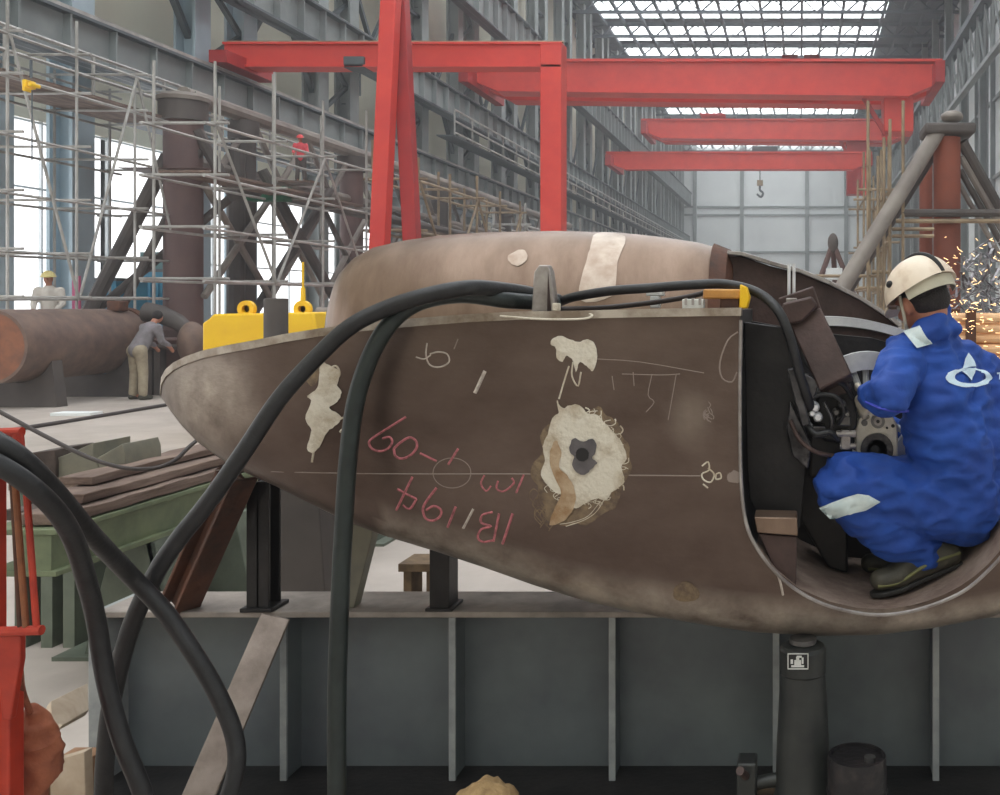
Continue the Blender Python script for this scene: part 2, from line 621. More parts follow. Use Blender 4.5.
def runway(label, X, zt, dep, y0, y1, step, w=.5):
    t = thing('crane_runway_girder', label, 'girder', (X, y0, zt - dep))
    wm = MB().b2((X - .04, y0, zt - dep), (X + .04, y1, zt))
    y = y0 + 1
    while y < y1:
        wm.b2((X - w * .42, y - .03, zt - dep + .04), (X + w * .42, y + .03, zt - .04))
        y += step
    wm.build('web', 'hall_grey', t)
    MB().b2((X - w / 2, y0, zt - .07), (X + w / 2, y1, zt)).b2((X - w / 2, y0, zt - dep), (X + w / 2, y1, zt - dep + .07)).build('flange', 'hall_dark', t)
    MB().b2((X - .06, y0, zt), (X + .06, y1, zt + .16)).build('crane_rail', 'scaffold_steel', t)
    return t


runway('lowest grey ribbed crane girder along the left wall, just above the scaffolds', -16.6, H + 6.62, 1.1, 14, 149, 1.5)
runway('second grey ribbed crane girder up the left wall, above the lowest one', -16.6, H + 10.2, 1.3, 20, 149, 1.5, .6)
runway('highest dark ribbed crane girder on the left wall under the roof', -16.4, H + 16.6, 2.0, 14, 149, 1.6, .7)

# right runway: lattice girder
X = 10.4
t = thing('crane_runway_truss', 'dark lattice crane girder running along the right wall', 'girder', (X, 24, H + 13.5))
MB().b2((X - .35, 24, H + 16.9), (X + .35, 149, H + 17.3)).build('top_chord', 'hall_dark', t)
MB().b2((X - .2, 24, H + 13.4), (X + .2, 149, H + 13.65)).build('bottom_chord', 'hall_grey', t)
m = MB()
y = 25
while y < 149:
    m.bar((X, y, H + 13.5), (X, y, H + 17), .12, .12)
    m.bar((X, y, H + 13.5), (X, y + 2.4, H + 17), .1, .1)
    y += 2.4
m.build('lattice', 'hall_grey', t)

# guard rail of the walkway below the lowest girder
def rail(label, X, z, y0, y1, step, mt='scaffold_steel', hh=1.0, r=.045):
    t = thing('guard_rail', label, 'railing', (X, y0, z))
    for q in (0, .5, 1.0):
        MB().tube([(X, y0, z + hh * q), (X, y1, z + hh * q)], r, 6).build('rail', mt, t)
    y = y0
    while y <= y1:
        MB().tube([(X, y, z - .1), (X, y, z + hh)], r * .9, 6).build('post', mt, t)
        y += step
    MB().b2((X - .8, y0, z - .16), (X - .02, y1, z - .1)).build('walkway', 'hall_dark', t)


rail('light steel guard rail along the walkway below the lowest crane girder', -15.9, H + 4.6, 15, 70, 2.5)
rail('far guard rail low along the left wall ahead of the tan casting', -14.2, H + 2.4, 46, 120, 2.0, hh=1.1)
rail('far upper guard rail on the left side between the red gantry post and end wall', -15.2, H + 7.6, 44, 130, 2.4)

# scaffolding all along the left side
def scaffold(label, X, ys, z1, levels, W=1.5, mt='scaffold_steel', r=.045, diag=True, seed=1):
    rr = random.Random(seed)
    t = thing('scaffold', label, 'scaffold', (X, ys[0], 0))
    for x in (X, X - W):
        for y in ys:
            MB().tube([(x, y, 0), (x, y, z1 + rr.uniform(-.6, .5))], r, 6).build('standard', mt, t)
        for z in levels:
            MB().tube([(x, ys[0] - .4, z), (x, ys[-1] + .4, z + rr.uniform(-.08, .08))], r, 6).build('ledger', mt, t)
    for y in ys:
        for z in levels:
            MB().tube([(X + .3, y, z + .06), (X - W - .3, y, z + .06)], r, 6).build('transom', mt, t)
    if diag:
        for i in range(len(ys) - 1):
            a, b = (levels[0], levels[-1]) if i % 2 else (levels[-1], levels[0])
            MB().tube([(X + .05, ys[i], a), (X + .05, ys[i + 1], b)], r, 6).build('diagonal_brace', mt, t)
    z = levels[-2]
    MB().b2((X - W + .1, ys[0], z + .11), (X - .1, ys[-1], z + .16)).build('plank_deck', 'old_wood', t)
    return t


scaffold('tall steel tube scaffold in front of the bright windows at far left', -14.9, [18.8, 20.6, 22.4, 24.2], 7.2, [1.9, 2.8, 3.9, 5.0, 6.1, 6.9], W=1.8, r=.03, seed=2)
scaffold('steel tube scaffold around the thick brown column, left of the yellow beam', -12.4, [21.2, 23.6, 26.0, 28.6], 7.3, [2.3, 3.4, 4.5, 5.6], W=1.3, r=.034, seed=3)
scaffold('pale tube scaffold further back, seen between the red gantry legs', -12.6, [33, 36, 39, 42, 45], 7.0, [2.4, 4.2, 5.9], mt='scaffold_tan', r=.05, seed=4)
scaffold('distant tube scaffold behind the red gantry post', -13.2, [48, 52, 56, 60, 64, 68], 6.6, [2.4, 4.0, 5.6], r=.06, seed=5)
# scaffold of the right side
scaffold('yellowish tube scaffold beside the red oxide column', 2.35, [26.5, 29, 32], 6.0, [2.2, 3.4, 4.8], W=.5, mt='scaffold_tan', r=.035, seed=6)

def to_floor(a, b):
    return a + (b - a) * (a.z / (a.z - b.z))


# big tubular jacket frame on the left
def tb(a, b, r, n=10):
    return MB().tube([a, b], r, n)


t = thing('tubular_steel_frame', 'huge brown tubular steel frame with thick columns behind the scaffolds, left', 'steel frame', (-14.8, 24, 0))
XJ = -14.8
for i, y in enumerate((24.0, 26.6, 33.0, 41.0, 50.0, 60.0)):
    r = (.42, .3, .36, .36, .36, .36)[i]
    zt = H + 4.9
    MB().lathe([(r * 1.25, zt - .5), (r * 1.25, zt - .02)], 20, c=(XJ, y, 0)).build('column_head', 'jacket_dark', t)
    MB().lathe([(r, 0), (r, zt - .45)], 20, c=(XJ, y, 0)).build('column', 'jacket_brown' if i in (0, 2) else 'jacket_dark', t)
MB().lathe([(.56, -.03), (.58, .06), (.4, .16), (.1, .2)], 20, c=(XJ, 24, H + 4.9)).build('column_cap', 'jacket_grey', t)
tb((XJ, 24, H + 5.05), (XJ, 64, H + 5.05), .2).build('chord', 'jacket_grey', t)
tb((XJ, 24, H + 3.5), (XJ, 64, H + 3.4), .14).build('chord', 'jacket_grey', t)
tb((XJ + .9, 24.5, H + 2.9), (XJ + .9, 64, H + 2.9), .15).build('chord', 'jacket_dark', t)
y = 24.0
while y < 62:
    for (a, b) in (((XJ, y, H + 5), (XJ, y + 1.5, H + 3.45)), ((XJ, y + 1.5, H + 3.45), (XJ, y + 3, H + 5)),
                   ((XJ, y + .2, H + 3.4), (XJ + .9, y + 1.6, H + 2.9)), ((XJ + .5, y, H + 2.9), (XJ + .5, y + 3, H + .2)),
                   ((XJ + .5, y + 3, H + 2.9), (XJ + .5, y, H + .2))):
        tb(a, b, .085, 8).build('brace', 'jacket_grey' if R.random() < .6 else 'jacket_dark', t)
    y += 3.0
for (a, b, r) in ((P(168, 156, 23.9), P(106, 278, 23.3), .16), (P(196, 130, 23.9), P(236, 200, 24.5), .13), (P(240, 190, 24.6), P(118, 292, 23.6), .1),
                  (P(200, 150, 24.0), P(126, 300, 23.4), .09), (P(262, 170, 26), P(330, 290, 27), .13), (P(330, 190, 30), P(262, 300, 27), .12),
                  (P(236, 150, 26), P(236, 330, 26), .22)):
    tb(a, to_floor(a, b) if b.z < 2.6 and a.z > b.z else b, r, 10).build('brace', 'jacket_dark', t)
MB().b2(P(118, 168, 23.2), P(232, 174, 24.4)).build('platform', 'jacket_brown', t)
tag(MB().b2(P(246, 186, 25.6), P(292, 202, 26.0)).build('net_sheet', 'green_net'), 'green safety net sheet hung on the tubular frame', 'net')
tag(MB().b2(P(140, 252, 27), P(176, 272, 27.05)).build('tarpaulin', 'teal_sheet'), 'teal tarpaulin sheet hung behind the thick brown column', 'tarpaulin')

# things low on the left, behind the big pipe
def cabin(px0, py0, px1, d, mt, label):
    t = thing('site_cabin', label, 'cabin', P((px0 + px1) / 2, CY + H * F / d, d))
    a, b = P(px0, py0, d), P(px1, py0, d)
    m = MB().b2((a.x, d, 0), (b.x, d + 1.2, a.z))
    n = 9
    for i in range(n + 1):
        x = a.x + (b.x - a.x) * i / n
        m.b2((x - .03, d - .03, .1), (x + .03, d, a.z - .1))
    m.build('wall_sheet', mt, t)
    MB().b2((a.x - .05, d - .06, a.z), (b.x + .05, d + 1.26, a.z + .08)).build('roof', 'hall_dark', t)


cabin(92, 281, 116, 25.2, 'blue_sheet', 'small blue cabin behind the end of the big pipe')
cabin(138, 272, 174, 26.9, 'blue_sheet', 'blue ribbed cabin seen left of the thick brown column')
tag(MB().b2(Vector((P(72, 276, 22.7).x, 22.7, 0)), P(81, 276, 22.76)).build('banner', 'pink_sheet'), 'pink upright banner behind the pipe at far left', 'banner')

t = thing('chain_hoist', 'small yellow hoist under the scaffold at the upper left', 'hoist', P(31, 96, 18.3))
MB().b2(P(26, 79, 18.25), P(32, 90, 18.5)).b2(P(31, 82, 18.2), P(38, 89, 18.45)).b2(P(25, 86, 18.2), P(30, 93, 18.4)).build('housing', 'yellow_paint', t, bevel=.02)
MB().tube([P(31, 78, 18.3), P(31, 60, 18.3)], .025, 6).build('hanger', 'hall_dark', t)
MB().tube([P(32, 90, 18.3), P(32, 160, 18.3)], .012, 6).build('chain', 'hall_dark', t)

# --------------------------------------------------- red gantry cranes
def girder_red(t, p0, p1, w, rail_=True, name='girder', lip=.0):
    m = MB()
    m.bar(p0, p1, w * .8, (P(0, 0, 1) - P(0, 1, 1)).z * 0 + lip)
    m.build(name, 'crane_red', t)


t = thing('gantry_leg', 'red A-shaped gantry leg standing behind the tan casting', 'crane leg', P(395, CY + H * F / 26, 26))
zt = 13.5
for (xa, xb, dd, nm) in ((391, 380, 0, .26), (400, 412, .5, .24)):
    a = P(xa, 0, 26 + dd)
    b = P(xb, 240, 26 + dd)
    foot = a + (b - a) * (a.z / (a.z - b.z))
    top = b + (a - b) * ((zt - b.z) / (a.z - b.z))
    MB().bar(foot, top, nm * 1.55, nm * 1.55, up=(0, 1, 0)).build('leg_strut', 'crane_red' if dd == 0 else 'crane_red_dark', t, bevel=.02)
MB().b2((-11.9, 25.6, zt - .3), (-9.0, 26.9, zt + .8)).build('head_beam', 'crane_red', t)
MB().b2((-11.9, 25.5, 0), (-9.2, 26.9, .5)).build('sill_beam', 'crane_red', t)

# semi-gantry B: left end on the lowest runway, right end on a post
t = thing('semi_gantry_crane', 'red gantry crane at upper left, carried by a single red post', 'crane', P(551, CY + H * F / 29, 29))
a, b = P(224, 46, 29), P(562, 50, 29)
zc = (P(0, 55, 29)).z
MB().b2((a.x, 29, zc - .3), (b.x, 29.5, zc + .3)).build('main_girder', 'crane_red', t, bevel=.02)
MB().b2((a.x, 28.9, zc + .3), (b.x, 29.6, zc + .36)).build('girder_flange', 'crane_red', t)
MB().b2((a.x, 28.9, zc - .36), (b.x, 29.6, zc - .3)).build('girder_flange', 'crane_red', t)
MB().tube([(a.x, 29.2, zc + .42), (b.x, 29.2, zc + .42)], .05, 6).build('power_rail', 'scaffold_tan', t)
MB().b2((P(541, 0, 29).x, 28.9, 0), (P(562, 0, 29).x, 29.6, zc + .3)).build('post', 'crane_red', t, bevel=.02)
MB().b2((P(520, 0, 29).x, 28.4, 0), (P(580, 0, 29).x, 30.2, .4)).build('sill_beam', 'crane_red', t)
MB().b2((a.x + .15, 28, zc - .45), (a.x + .65, 30.6, zc - .1)).build('end_truck', 'crane_red_dark', t)
m = MB().b2(P(343, 56, 28.9), P(374, 73, 29.6))
m.build('trolley', 'hall_dark', t, bevel=.03)
MB().tube([P(360, 73, 29.2), P(360, 96, 29.2)], .03, 6).build('hoist_rope', 'hall_dark', t)


def bridge(label, d, x0, x1, y0, y1, yb=None, two=True, droop=0.0, trolley=None, tlabel=None):
    t = thing('bridge_crane', label, 'crane', P((x0 + x1) / 2, y1, d))
    a, b = P(x0, y0, d), P(x1, y1, d)
    h = a.z - b.z
    w = h * .55
    for k in range(2 if two else 1):
        yy = d + k * (2.2)
        m = MB()
        n = 9
        # box girder, deeper at midspan, tapering to its ends
        top = [Vector((a.x, yy, a.z)), Vector((b.x, yy, a.z - droop))]
        e = (b.x - a.x) * .07
        bot = [Vector((b.x, yy, b.z - droop + h * .45)), Vector((b.x - e, yy, b.z - droop)), Vector((a.x + e, yy, b.z)), Vector((a.x, yy, b.z + h * .45))]
        m.prism(top + bot, (0, w, 0)).build('box_girder', 'crane_red', t)
        MB().b2((a.x, yy - .12 * h, a.z - droop * .5 - .03), (b.x, yy + w + .12 * h, a.z - droop * .5 + .1)).build('girder_flange', 'crane_red', t)
        MB().bar(Vector((a.x + e, yy + w / 2, b.z)), Vector((b.x - e, yy + w / 2, b.z - droop)), w * 1.5, .1).build('girder_flange', 'crane_red', t)
    for X in (a.x + .2, b.x - .5):
        MB().b2((X, d - 1.4, b.z + h * .1), (X + .45, d + 4.6, b.z + h * .75)).build('end_truck', 'crane_red_dark', t)
    return t


t = bridge('largest red double girder bridge crane, across the middle of the hall', 50, 464, 942, 59, 91, droop=.25)
MB().b2(P(884, 92, 50.3), P(910, 137, 52)).build('hanging_bracket', 'crane_red', t, bevel=.05)
m = MB().bar(P(862, 95, 50.6), P(886, 135, 50.6), .22, .22)
m.build('bracket_brace', 'crane_red_dark', t)
MB().b2(P(782, 55, 50.4), P(798, 62, 52)).b2(P(804, 55, 50.4), P(819, 62, 52)).build('trolley', 'hall_dark', t, bevel=.05)
t = bridge('red bridge crane second in depth, behind the largest one', 88, 641, 912, 119, 138, droop=.2)
MB().b2(P(700, 113, 88.4), P(726, 119, 90)).build('trolley', 'crane_red_dark', t, bevel=.05)
MB().b2(P(847, 138, 88.2), P(868, 196, 90)).build('hanging_bracket', 'crane_red_dark', t)
MB().bar(P(838, 136, 88.5), P(850, 160, 88.5), .25, .25).build('bracket_brace', 'crane_red_dark', t)
t = bridge('farthest red bridge crane, lowest of those in the middle of the hall', 82, 606, 872, 153, 169, two=False)
MB().b2(P(752, 146, 82.2), P(778, 153, 83)).build('trolley', 'hall_dark', t)
MB().b2(P(862, 168, 82.2), P(869, 196, 83)).build('hanging_bracket', 'crane_red', t)
MB().tube([P(760, 153, 82.5), P(760, 180, 82.5)], .04, 6).build('hoist_rope', 'hall_dark', t)
hk = MB().b2(P(757, 180, 82.3), P(763, 186, 82.7)).build('hook_block', 'scaffold_tan', t)
MB().tube(spline([P(760, 186, 82.5), P(760, 190, 82.5), P(763, 193, 82.5), P(761, 197, 82.5), P(757, 194, 82.5)], 4), .09, 6).build('hook', 'hall_dark', hk)

# --------------------------------------------------- red oxide frame on the right
t = thing('braced_steel_column', 'red oxide column with sloping braces, standing behind the worker in blue', 'steel column', P(946, CY + H * F / 22, 22))
d = 22
pc = P(947, 0, d)
MB().lathe([(.3, 0), (.3, P(0, 138, d).z)], 20, c=(pc.x, d, 0)).build('column', 'red_oxide', t)
pc2 = P(926, 0, d + 2)
MB().lathe([(.16, 0), (.16, P(0, 165, d + 2).z)], 14, c=(pc2.x, d + 2, 0)).build('column', 'red_oxide', t)
m = MB().b2(P(925, 122, d - .5), P(968, 141, d + .6))
m.build('column_head', 'jacket_dark', t, bevel=.06)
MB().ball(P(952, 117, d), (.25, .3, .14)).build('column_cap', 'jacket_grey', t)


def to_floor(a, b):
    return a + (b - a) * (a.z / (a.z - b.z))


a, b = P(940, 128, d - .2), P(852, 272, d - 1.2)
MB().tube([a, to_floor(a, b)], .17, 12).build('brace', 'jacket_grey', t)
a, b = P(936, 150, d + .4), P(880, 240, d + .3)
MB().tube([a, to_floor(a, b)], .1, 12).build('brace', 'jacket_dark', t)
for k in range(4):
    a, b = P(962 - k, 142 + k * 14, d + .1 * k), P(1001 - k * 3, 212 + k * 10, d + .5)
    MB().tube([a, to_floor(a, b)], (.13, .09, .07, .06)[k], 10).build('brace', 'jacket_dark' if k % 2 == 0 else 'jacket_grey', t)
for (x0, x1, y, r, mt) in ((902, 1002, 213, .085, 'jacket_dark'), (896, 1002, 221, .05, 'scaffold_tan'), (892, 934, 229, .04, 'scaffold_tan'),
                           (892, 934, 236, .04, 'scaffold_tan'), (872, 934, 272, .04, 'scaffold_tan'), (800, 880, 276, .035, 'scaffold_tan')):
    MB().tube([P(x0, y, d - .4), P(x1, y, d - .4)], r, 8).build('cross_tube', mt, t)
for x in (868, 878, 884, 890, 903):
    p = P(x, 0, d - .45)
    MB().tube([(p.x, p.y, 0), (p.x, p.y, P(0, 105 + (x % 7) * 18, d).z)], .035, 8).build('upright_tube', 'scaffold_tan', t)

t = thing('tripod_stand', 'dark A-shaped stand with a pale lamp, far off beyond the tan casting', 'stand', P(832, CY + H * F / 30, 30))
top = P(833, 243, 30)
for x, dd in ((818, 0), (850, 0), (835, 1.2)):
    b = P(x, 285, 30 + dd)
    MB().tube([top, to_floor(top, b)], .08, 8).build('leg', 'jacket_brown', t)
MB().ball(top, (.16, .16, .3)).build('head', 'jacket_dark', t)
MB().b2(P(826, 268, 29.8), P(842, 280, 30.1)).build('lamp_panel', 'pale_wall', t, bevel=.02)

# rack of long orange bars behind the worker
t = thing('bar_rack', 'steel rack holding the orange bars behind the worker in blue', 'rack', P(985, CY + H * F / 9, 9))
xa, xb = P(940, 0, 9).x, P(1060, 0, 9).x
for X in (xa + .25, xb - .2):
    MB().b2((X - .04, 8.8, 0), (X + .04, 8.88, 1.76)).b2((X - .04, 9.7, 0), (X + .04, 9.78, 1.76)).b2((X - .04, 8.8, .82), (X + .04, 9.78, .9)).build('rack_frame', 'rust', t)
n = 0
first = None
for row in range(9):
    for q in range(4):
        z = .947 + row * .092
        y = 8.96 + q * .2 + R.uniform(-.02, .02)
        if first is None:
            first = MB().tube([(xa, 0, 0), (xb, 0, 0)], .043, 10).build('steel_bar', 'bar_orange')
            o = first
        else:
            o = first.copy()
            COL.objects.link(o)
        o.location = (R.uniform(-.12, .12), y, z)
        tag(o, 'long orange steel bar stacked in the rack behind the worker in blue', 'bar', 'orange bars in the rack')

# scrap heap: pale swarf and offcuts, with grinding sparks in front
m = MB()
for i in range(420):
    p = Vector((R.gauss(2.05, .3), R.gauss(11.2, .4), 0))
    p.z = 1.57 + R.random() ** 1.2 * .95 * math.exp(-((p.x - 2.15) / .6) ** 2)
    q = Vector((R.uniform(-1, 1), R.uniform(-1, 1), R.uniform(-.7, .7))).normalized() * R.uniform(.03, .11)
    m.bar(p - q, p + q, R.uniform(.012, .035), .006)
o = m.build('metal_swarf', 'scrap_grey')
tag(o, 'tangle of shiny grey swarf and offcuts on the bench behind the worker', 'scrap')
o['kind'] = 'stuff'
t = thing('scrap_bench', 'rusty bench under the tangle of grey swarf', 'bench', (2.1, 11.2, 0))
MB().b2((1.3, 10.6, 1.4), (3.1, 11.9, 1.5)).build('bench_top', 'rust', t, bevel=.01)
for x in (1.4, 3.0):
    for y in (10.7, 11.8):
        MB().b2((x - .05, y - .05, 0), (x + .05, y + .05, 1.4)).build('leg', 'rust', t)
m = MB()
for i in range(260):
    low = i % 2
    p = Vector((R.uniform(1.2, 2.0), R.uniform(8.2, 8.7), R.uniform(1.05, 1.85) if low else R.uniform(1.6, 2.4)))
    q = Vector((R.uniform(-1, 1), R.uniform(-.3, .3), R.uniform(-.15, .15) if low else R.uniform(-.5, .5))).normalized() * R.uniform(.006, .022)
    m.tube([p - q, p + q], .002, 5)
o = m.build('grinding_sparks', 'spark_glow')
tag(o, 'shower of glowing grinding sparks beyond the worker in blue', 'sparks')
o['kind'] = 'stuff'

# =================================================================== THE CASTING
DC, TH = 3.62, 0.42
# photo x, y of top edge, y of bottom edge, half thickness
TAB = [(161, 390, 398, .004), (163, 379, 404, .06), (168, 371, 415, .115), (177, 364, 430, .175), (190, 358, 446, .235),
       (208, 352, 461, .29), (232, 347, 475, .335), (260, 342, 488, .37), (289, 336, 503, .392), (326, 330, 521, .41),
       (365, 325, 536, .42), (420, 320, 552, .42), (470, 316, 568, .42), (520, 313.5, 585, .42), (580, 312.5, 603, .42),
       (640, 311, 615, .42), (700, 310, 625, .42), (750, 309.5, 632, .42), (820, 309, 636, .42), (880, 309, 635, .42),
       (940, 309, 628, .42), (1000, 310, 617, .42), (1060, 312, 596, .4), (1110, 318, 560, .33), (1140, 335, 500, .2), (1150, 380, 440, .02)]
root = thing('ship_casting', 'big dark brown streamlined ship casting with a round bore, chalked numbers and white putty', 'casting', P(600, 635, DC))
cols = []
for i in range(len(TAB) - 1):
    n = 3 if i < 10 else 6
    for k in range(n):
        t_ = k / n
        p0 = TAB[max(i - 1, 0)]
        p1, p2 = TAB[i], TAB[i + 1]
        p3 = TAB[min(i + 2, len(TAB) - 1)]
        q = [p1[0] + (p2[0] - p1[0]) * t_]
        for c in (1, 2, 3):
            q.append(p1[c] + (p2[c] - p1[c]) * t_)
        cols.append(q)
cols.append(list(TAB[-1]))
NA = 90
EN, EM = 2 / 4.6, 2 / 3.4


def bottom_for(yb, zt, th):
    # lowest point of the section so that its outline falls on the photo's line
    lo, hi = zt - 2.2, zt - .0005
    for _ in range(30):
        mid = (lo + hi) / 2
        ym = 0
        for a in range(1, 40):
            g = PI * a / 40
            s_ = (1 if math.cos(g) > 0 else -1) * abs(math.cos(g)) ** EN
            z_ = zt - (zt - mid) * abs(math.sin(g)) ** EM
            ym = max(ym, CY + (H - z_) * F / (DC - s_ * th))
        if ym > yb:
            lo = mid
        else:
            hi = mid
    return mid


mb = MB()
for (px, yt, yb, th) in cols:
    dm = DC - th
    X = (px - CX) / F * (DC - th * .92)
    zt = H - (yt - CY) / F * dm
    zb = bottom_for(yb, zt, th)
    for a in range(NA + 1):
        g = PI * a / NA
        cs, sn = math.cos(g), math.sin(g)
        s = (1 if cs > 0 else -1) * abs(cs) ** EN
        dr = abs(sn) ** EM
        mb.v.append((X, DC - s * th, zt - (zt - zb) * dr))
for i in range(len(cols) - 1):
    o = i * (NA + 1)
    q = o + NA + 1
    for a in range(NA):
        mb.f.append((o + a, q + a, q + a + 1, o + a + 1))
    mb.f.append((o, o + NA, q + NA, q))       # deck
mb.f.append(tuple(range(NA + 1)))
mb.f.append(tuple(reversed(range((len(cols) - 1) * (NA + 1), len(cols) * (NA + 1)))))
shell = mb.build('shell_tmp', 'casting_steel', None, smooth=0)
# the open bore: a U of which the lower part is round
D0 = 3.2
poly = [P(740, 200, D0), P(740, 478, D0), P(745, 522, D0), P(756, 548, D0), P(776, 574, D0), P(800, 594, D0), P(830, 608, D0)]
for k in range(0, 11):
    g = math.radians(98 - k * 7)
    poly.append(P(880 + 150 * math.cos(g), 467 + 150 * math.sin(g), D0))
poly += [P(1250, 536, D0), P(1250, 200, D0)]
poly = [Vector((p.x, 2.9, p.z)) for p in poly]
cut = MB().prism(poly, (0, 1.6, 0))
cutter = cut.build('cutter_tmp', 'casting_steel', None, smooth=0)
BV = make_bvh([shell])
bo = shell.modifiers.new('b', 'BOOLEAN')
bo.operation = 'DIFFERENCE'
bo.solver = 'EXACT'
bo.use_self = True
bo.object = cutter
me = baked(shell)
bpy.data.objects.remove(cutter)
bpy.data.objects.remove(shell)
me.materials.clear()
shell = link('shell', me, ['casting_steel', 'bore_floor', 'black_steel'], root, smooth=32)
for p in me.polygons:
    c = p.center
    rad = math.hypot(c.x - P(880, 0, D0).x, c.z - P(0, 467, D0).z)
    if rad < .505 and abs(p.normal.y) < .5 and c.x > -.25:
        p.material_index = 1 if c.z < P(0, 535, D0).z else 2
BVR = make_bvh([shell])
# reflected floor light painted as pale metal: lower edge, nose, beside the hole
at = me.attributes.new('floor_sheen', 'FLOAT', 'POINT')


def floor_sheen(co):
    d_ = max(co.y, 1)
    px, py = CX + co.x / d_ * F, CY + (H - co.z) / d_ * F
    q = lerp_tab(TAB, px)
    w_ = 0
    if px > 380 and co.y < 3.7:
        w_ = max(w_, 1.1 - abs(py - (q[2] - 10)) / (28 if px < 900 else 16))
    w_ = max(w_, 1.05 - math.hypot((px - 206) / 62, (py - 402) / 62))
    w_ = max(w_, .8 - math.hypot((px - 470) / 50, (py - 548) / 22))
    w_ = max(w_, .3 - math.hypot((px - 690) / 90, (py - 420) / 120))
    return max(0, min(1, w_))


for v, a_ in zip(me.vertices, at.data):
    a_.value = floor_sheen(v.co)
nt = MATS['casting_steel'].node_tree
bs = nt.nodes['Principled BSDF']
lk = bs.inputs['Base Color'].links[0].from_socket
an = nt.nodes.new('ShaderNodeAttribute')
an.attribute_name = 'floor_sheen'
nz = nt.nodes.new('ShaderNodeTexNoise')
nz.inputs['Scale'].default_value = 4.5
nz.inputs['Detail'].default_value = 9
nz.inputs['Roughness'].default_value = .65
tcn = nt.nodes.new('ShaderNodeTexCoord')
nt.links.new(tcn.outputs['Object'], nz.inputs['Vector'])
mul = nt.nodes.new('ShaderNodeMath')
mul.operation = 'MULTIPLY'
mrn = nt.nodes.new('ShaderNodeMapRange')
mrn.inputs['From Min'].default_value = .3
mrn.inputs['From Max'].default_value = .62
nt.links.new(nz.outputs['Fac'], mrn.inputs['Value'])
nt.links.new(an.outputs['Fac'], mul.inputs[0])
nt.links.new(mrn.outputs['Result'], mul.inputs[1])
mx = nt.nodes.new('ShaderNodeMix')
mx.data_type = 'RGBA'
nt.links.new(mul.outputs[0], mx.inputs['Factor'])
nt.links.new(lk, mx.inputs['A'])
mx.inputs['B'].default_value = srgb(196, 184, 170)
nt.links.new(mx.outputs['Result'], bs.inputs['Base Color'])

# plate edge along the top, light ground edge
m = MB()
tp = [(px, yt, th) for (px, yt, yb, th) in cols if px <= 742]
f0 = [Vector(((px - CX) / F * (DC - th * .92), DC - th - .006, H - (yt - CY) / F * (DC - th) + .006)) for px, yt, th in tp]
prof = []
for v in f0:
    m.v += [tuple(v), tuple(v + Vector((0, 0, -.026))), tuple(v + Vector((.0, .09, -.026))), tuple(v + Vector((.0, .09, 0)))]
for i in range(len(f0) - 1):
    a, b = i * 4, i * 4 + 4
    for k in range(4):
        l = (k + 1) % 4
        m.f.append((a + k, b + k, b + l, a + l))
m.f += [(0, 1, 2, 3), tuple(len(m.v) - 4 + k for k in (3, 2, 1, 0))]
m.build('edge_plate', 'ground_edge', root, label='light ground plate edge along the top')

def dense(pts, n=5):
    return [(p.x, p.y) for p in spline([(x, y, 0) for x, y in pts], n)]


# rim of the bore, lower round part, bright worn edge
rim = [(741, 320), (740, 400), (741, 478), (746, 522), (757, 548), (777, 574), (801, 594), (830, 608), (870, 616.5), (905, 614.5), (940, 604), (970, 588), (1000, 558), (1010, 543)]
m = MB().tube([P(x, y, D0) + Vector((0, -.002 + (.0 if y < 560 else max(0, (y - 560)) * .0004), 0)) for x, y in dense(rim, 5)], .006, 6)
m.build('bore_rim', 'lug_steel', root, label='thin rubbed bright rim round the bore')

# the seam and scribed lines
m = MB()
m.tube(stroke(BV, [(214, 470), (330, 473), (420, 474), (520, 474), (600, 475), (700, 476)], .002, .0, 4), .0022, 5)
m.build('seam_line', 'chalk_faint', root)
m = MB()
for px in ([(597, 359), (640, 362), (704, 373)], [(622, 374), (660, 375), (680, 374)], [(676, 375), (672, 398), (668, 420)],
           [(652, 374), (648, 395), (654, 402), (646, 412)], [(612, 376), (614, 390)], [(633, 372), (634, 386)]):
    m.tube(stroke(BV, px, .0015), .0016, 5)
m.build('scribed_line', 'chalk_faint', root)
m = MB().tube(stroke(BV, [(452 + 19 * math.cos(g), 473 + 15 * math.sin(g)) for g in [i * .5 for i in range(14)]], .0015), .0016, 5)
m.build('scribed_circle', 'chalk_faint', root)
m = MB().tube(stroke(BV, [(738, 332), (728, 340), (720, 362), (722, 378), (732, 382), (737, 372)], .002), .003, 6)
m.build('wire_loop', 'chalk_faint', root, label='thin pale wire loop at the edge of the opening')


def marks(name, strokes, r, mt, label=None):
    m = MB()
    for s in strokes:
        m.tube(stroke(BV, s, r, .0, 4), r, 6)
    return m.build(name, mt, root, label=label)


def z1(pts):     # coordinates read in the crop (340,360)-(560,560), 874 px wide
    return [(340 + x * 220 / 874, 360 + y * 220 / 874) for x, y in pts]


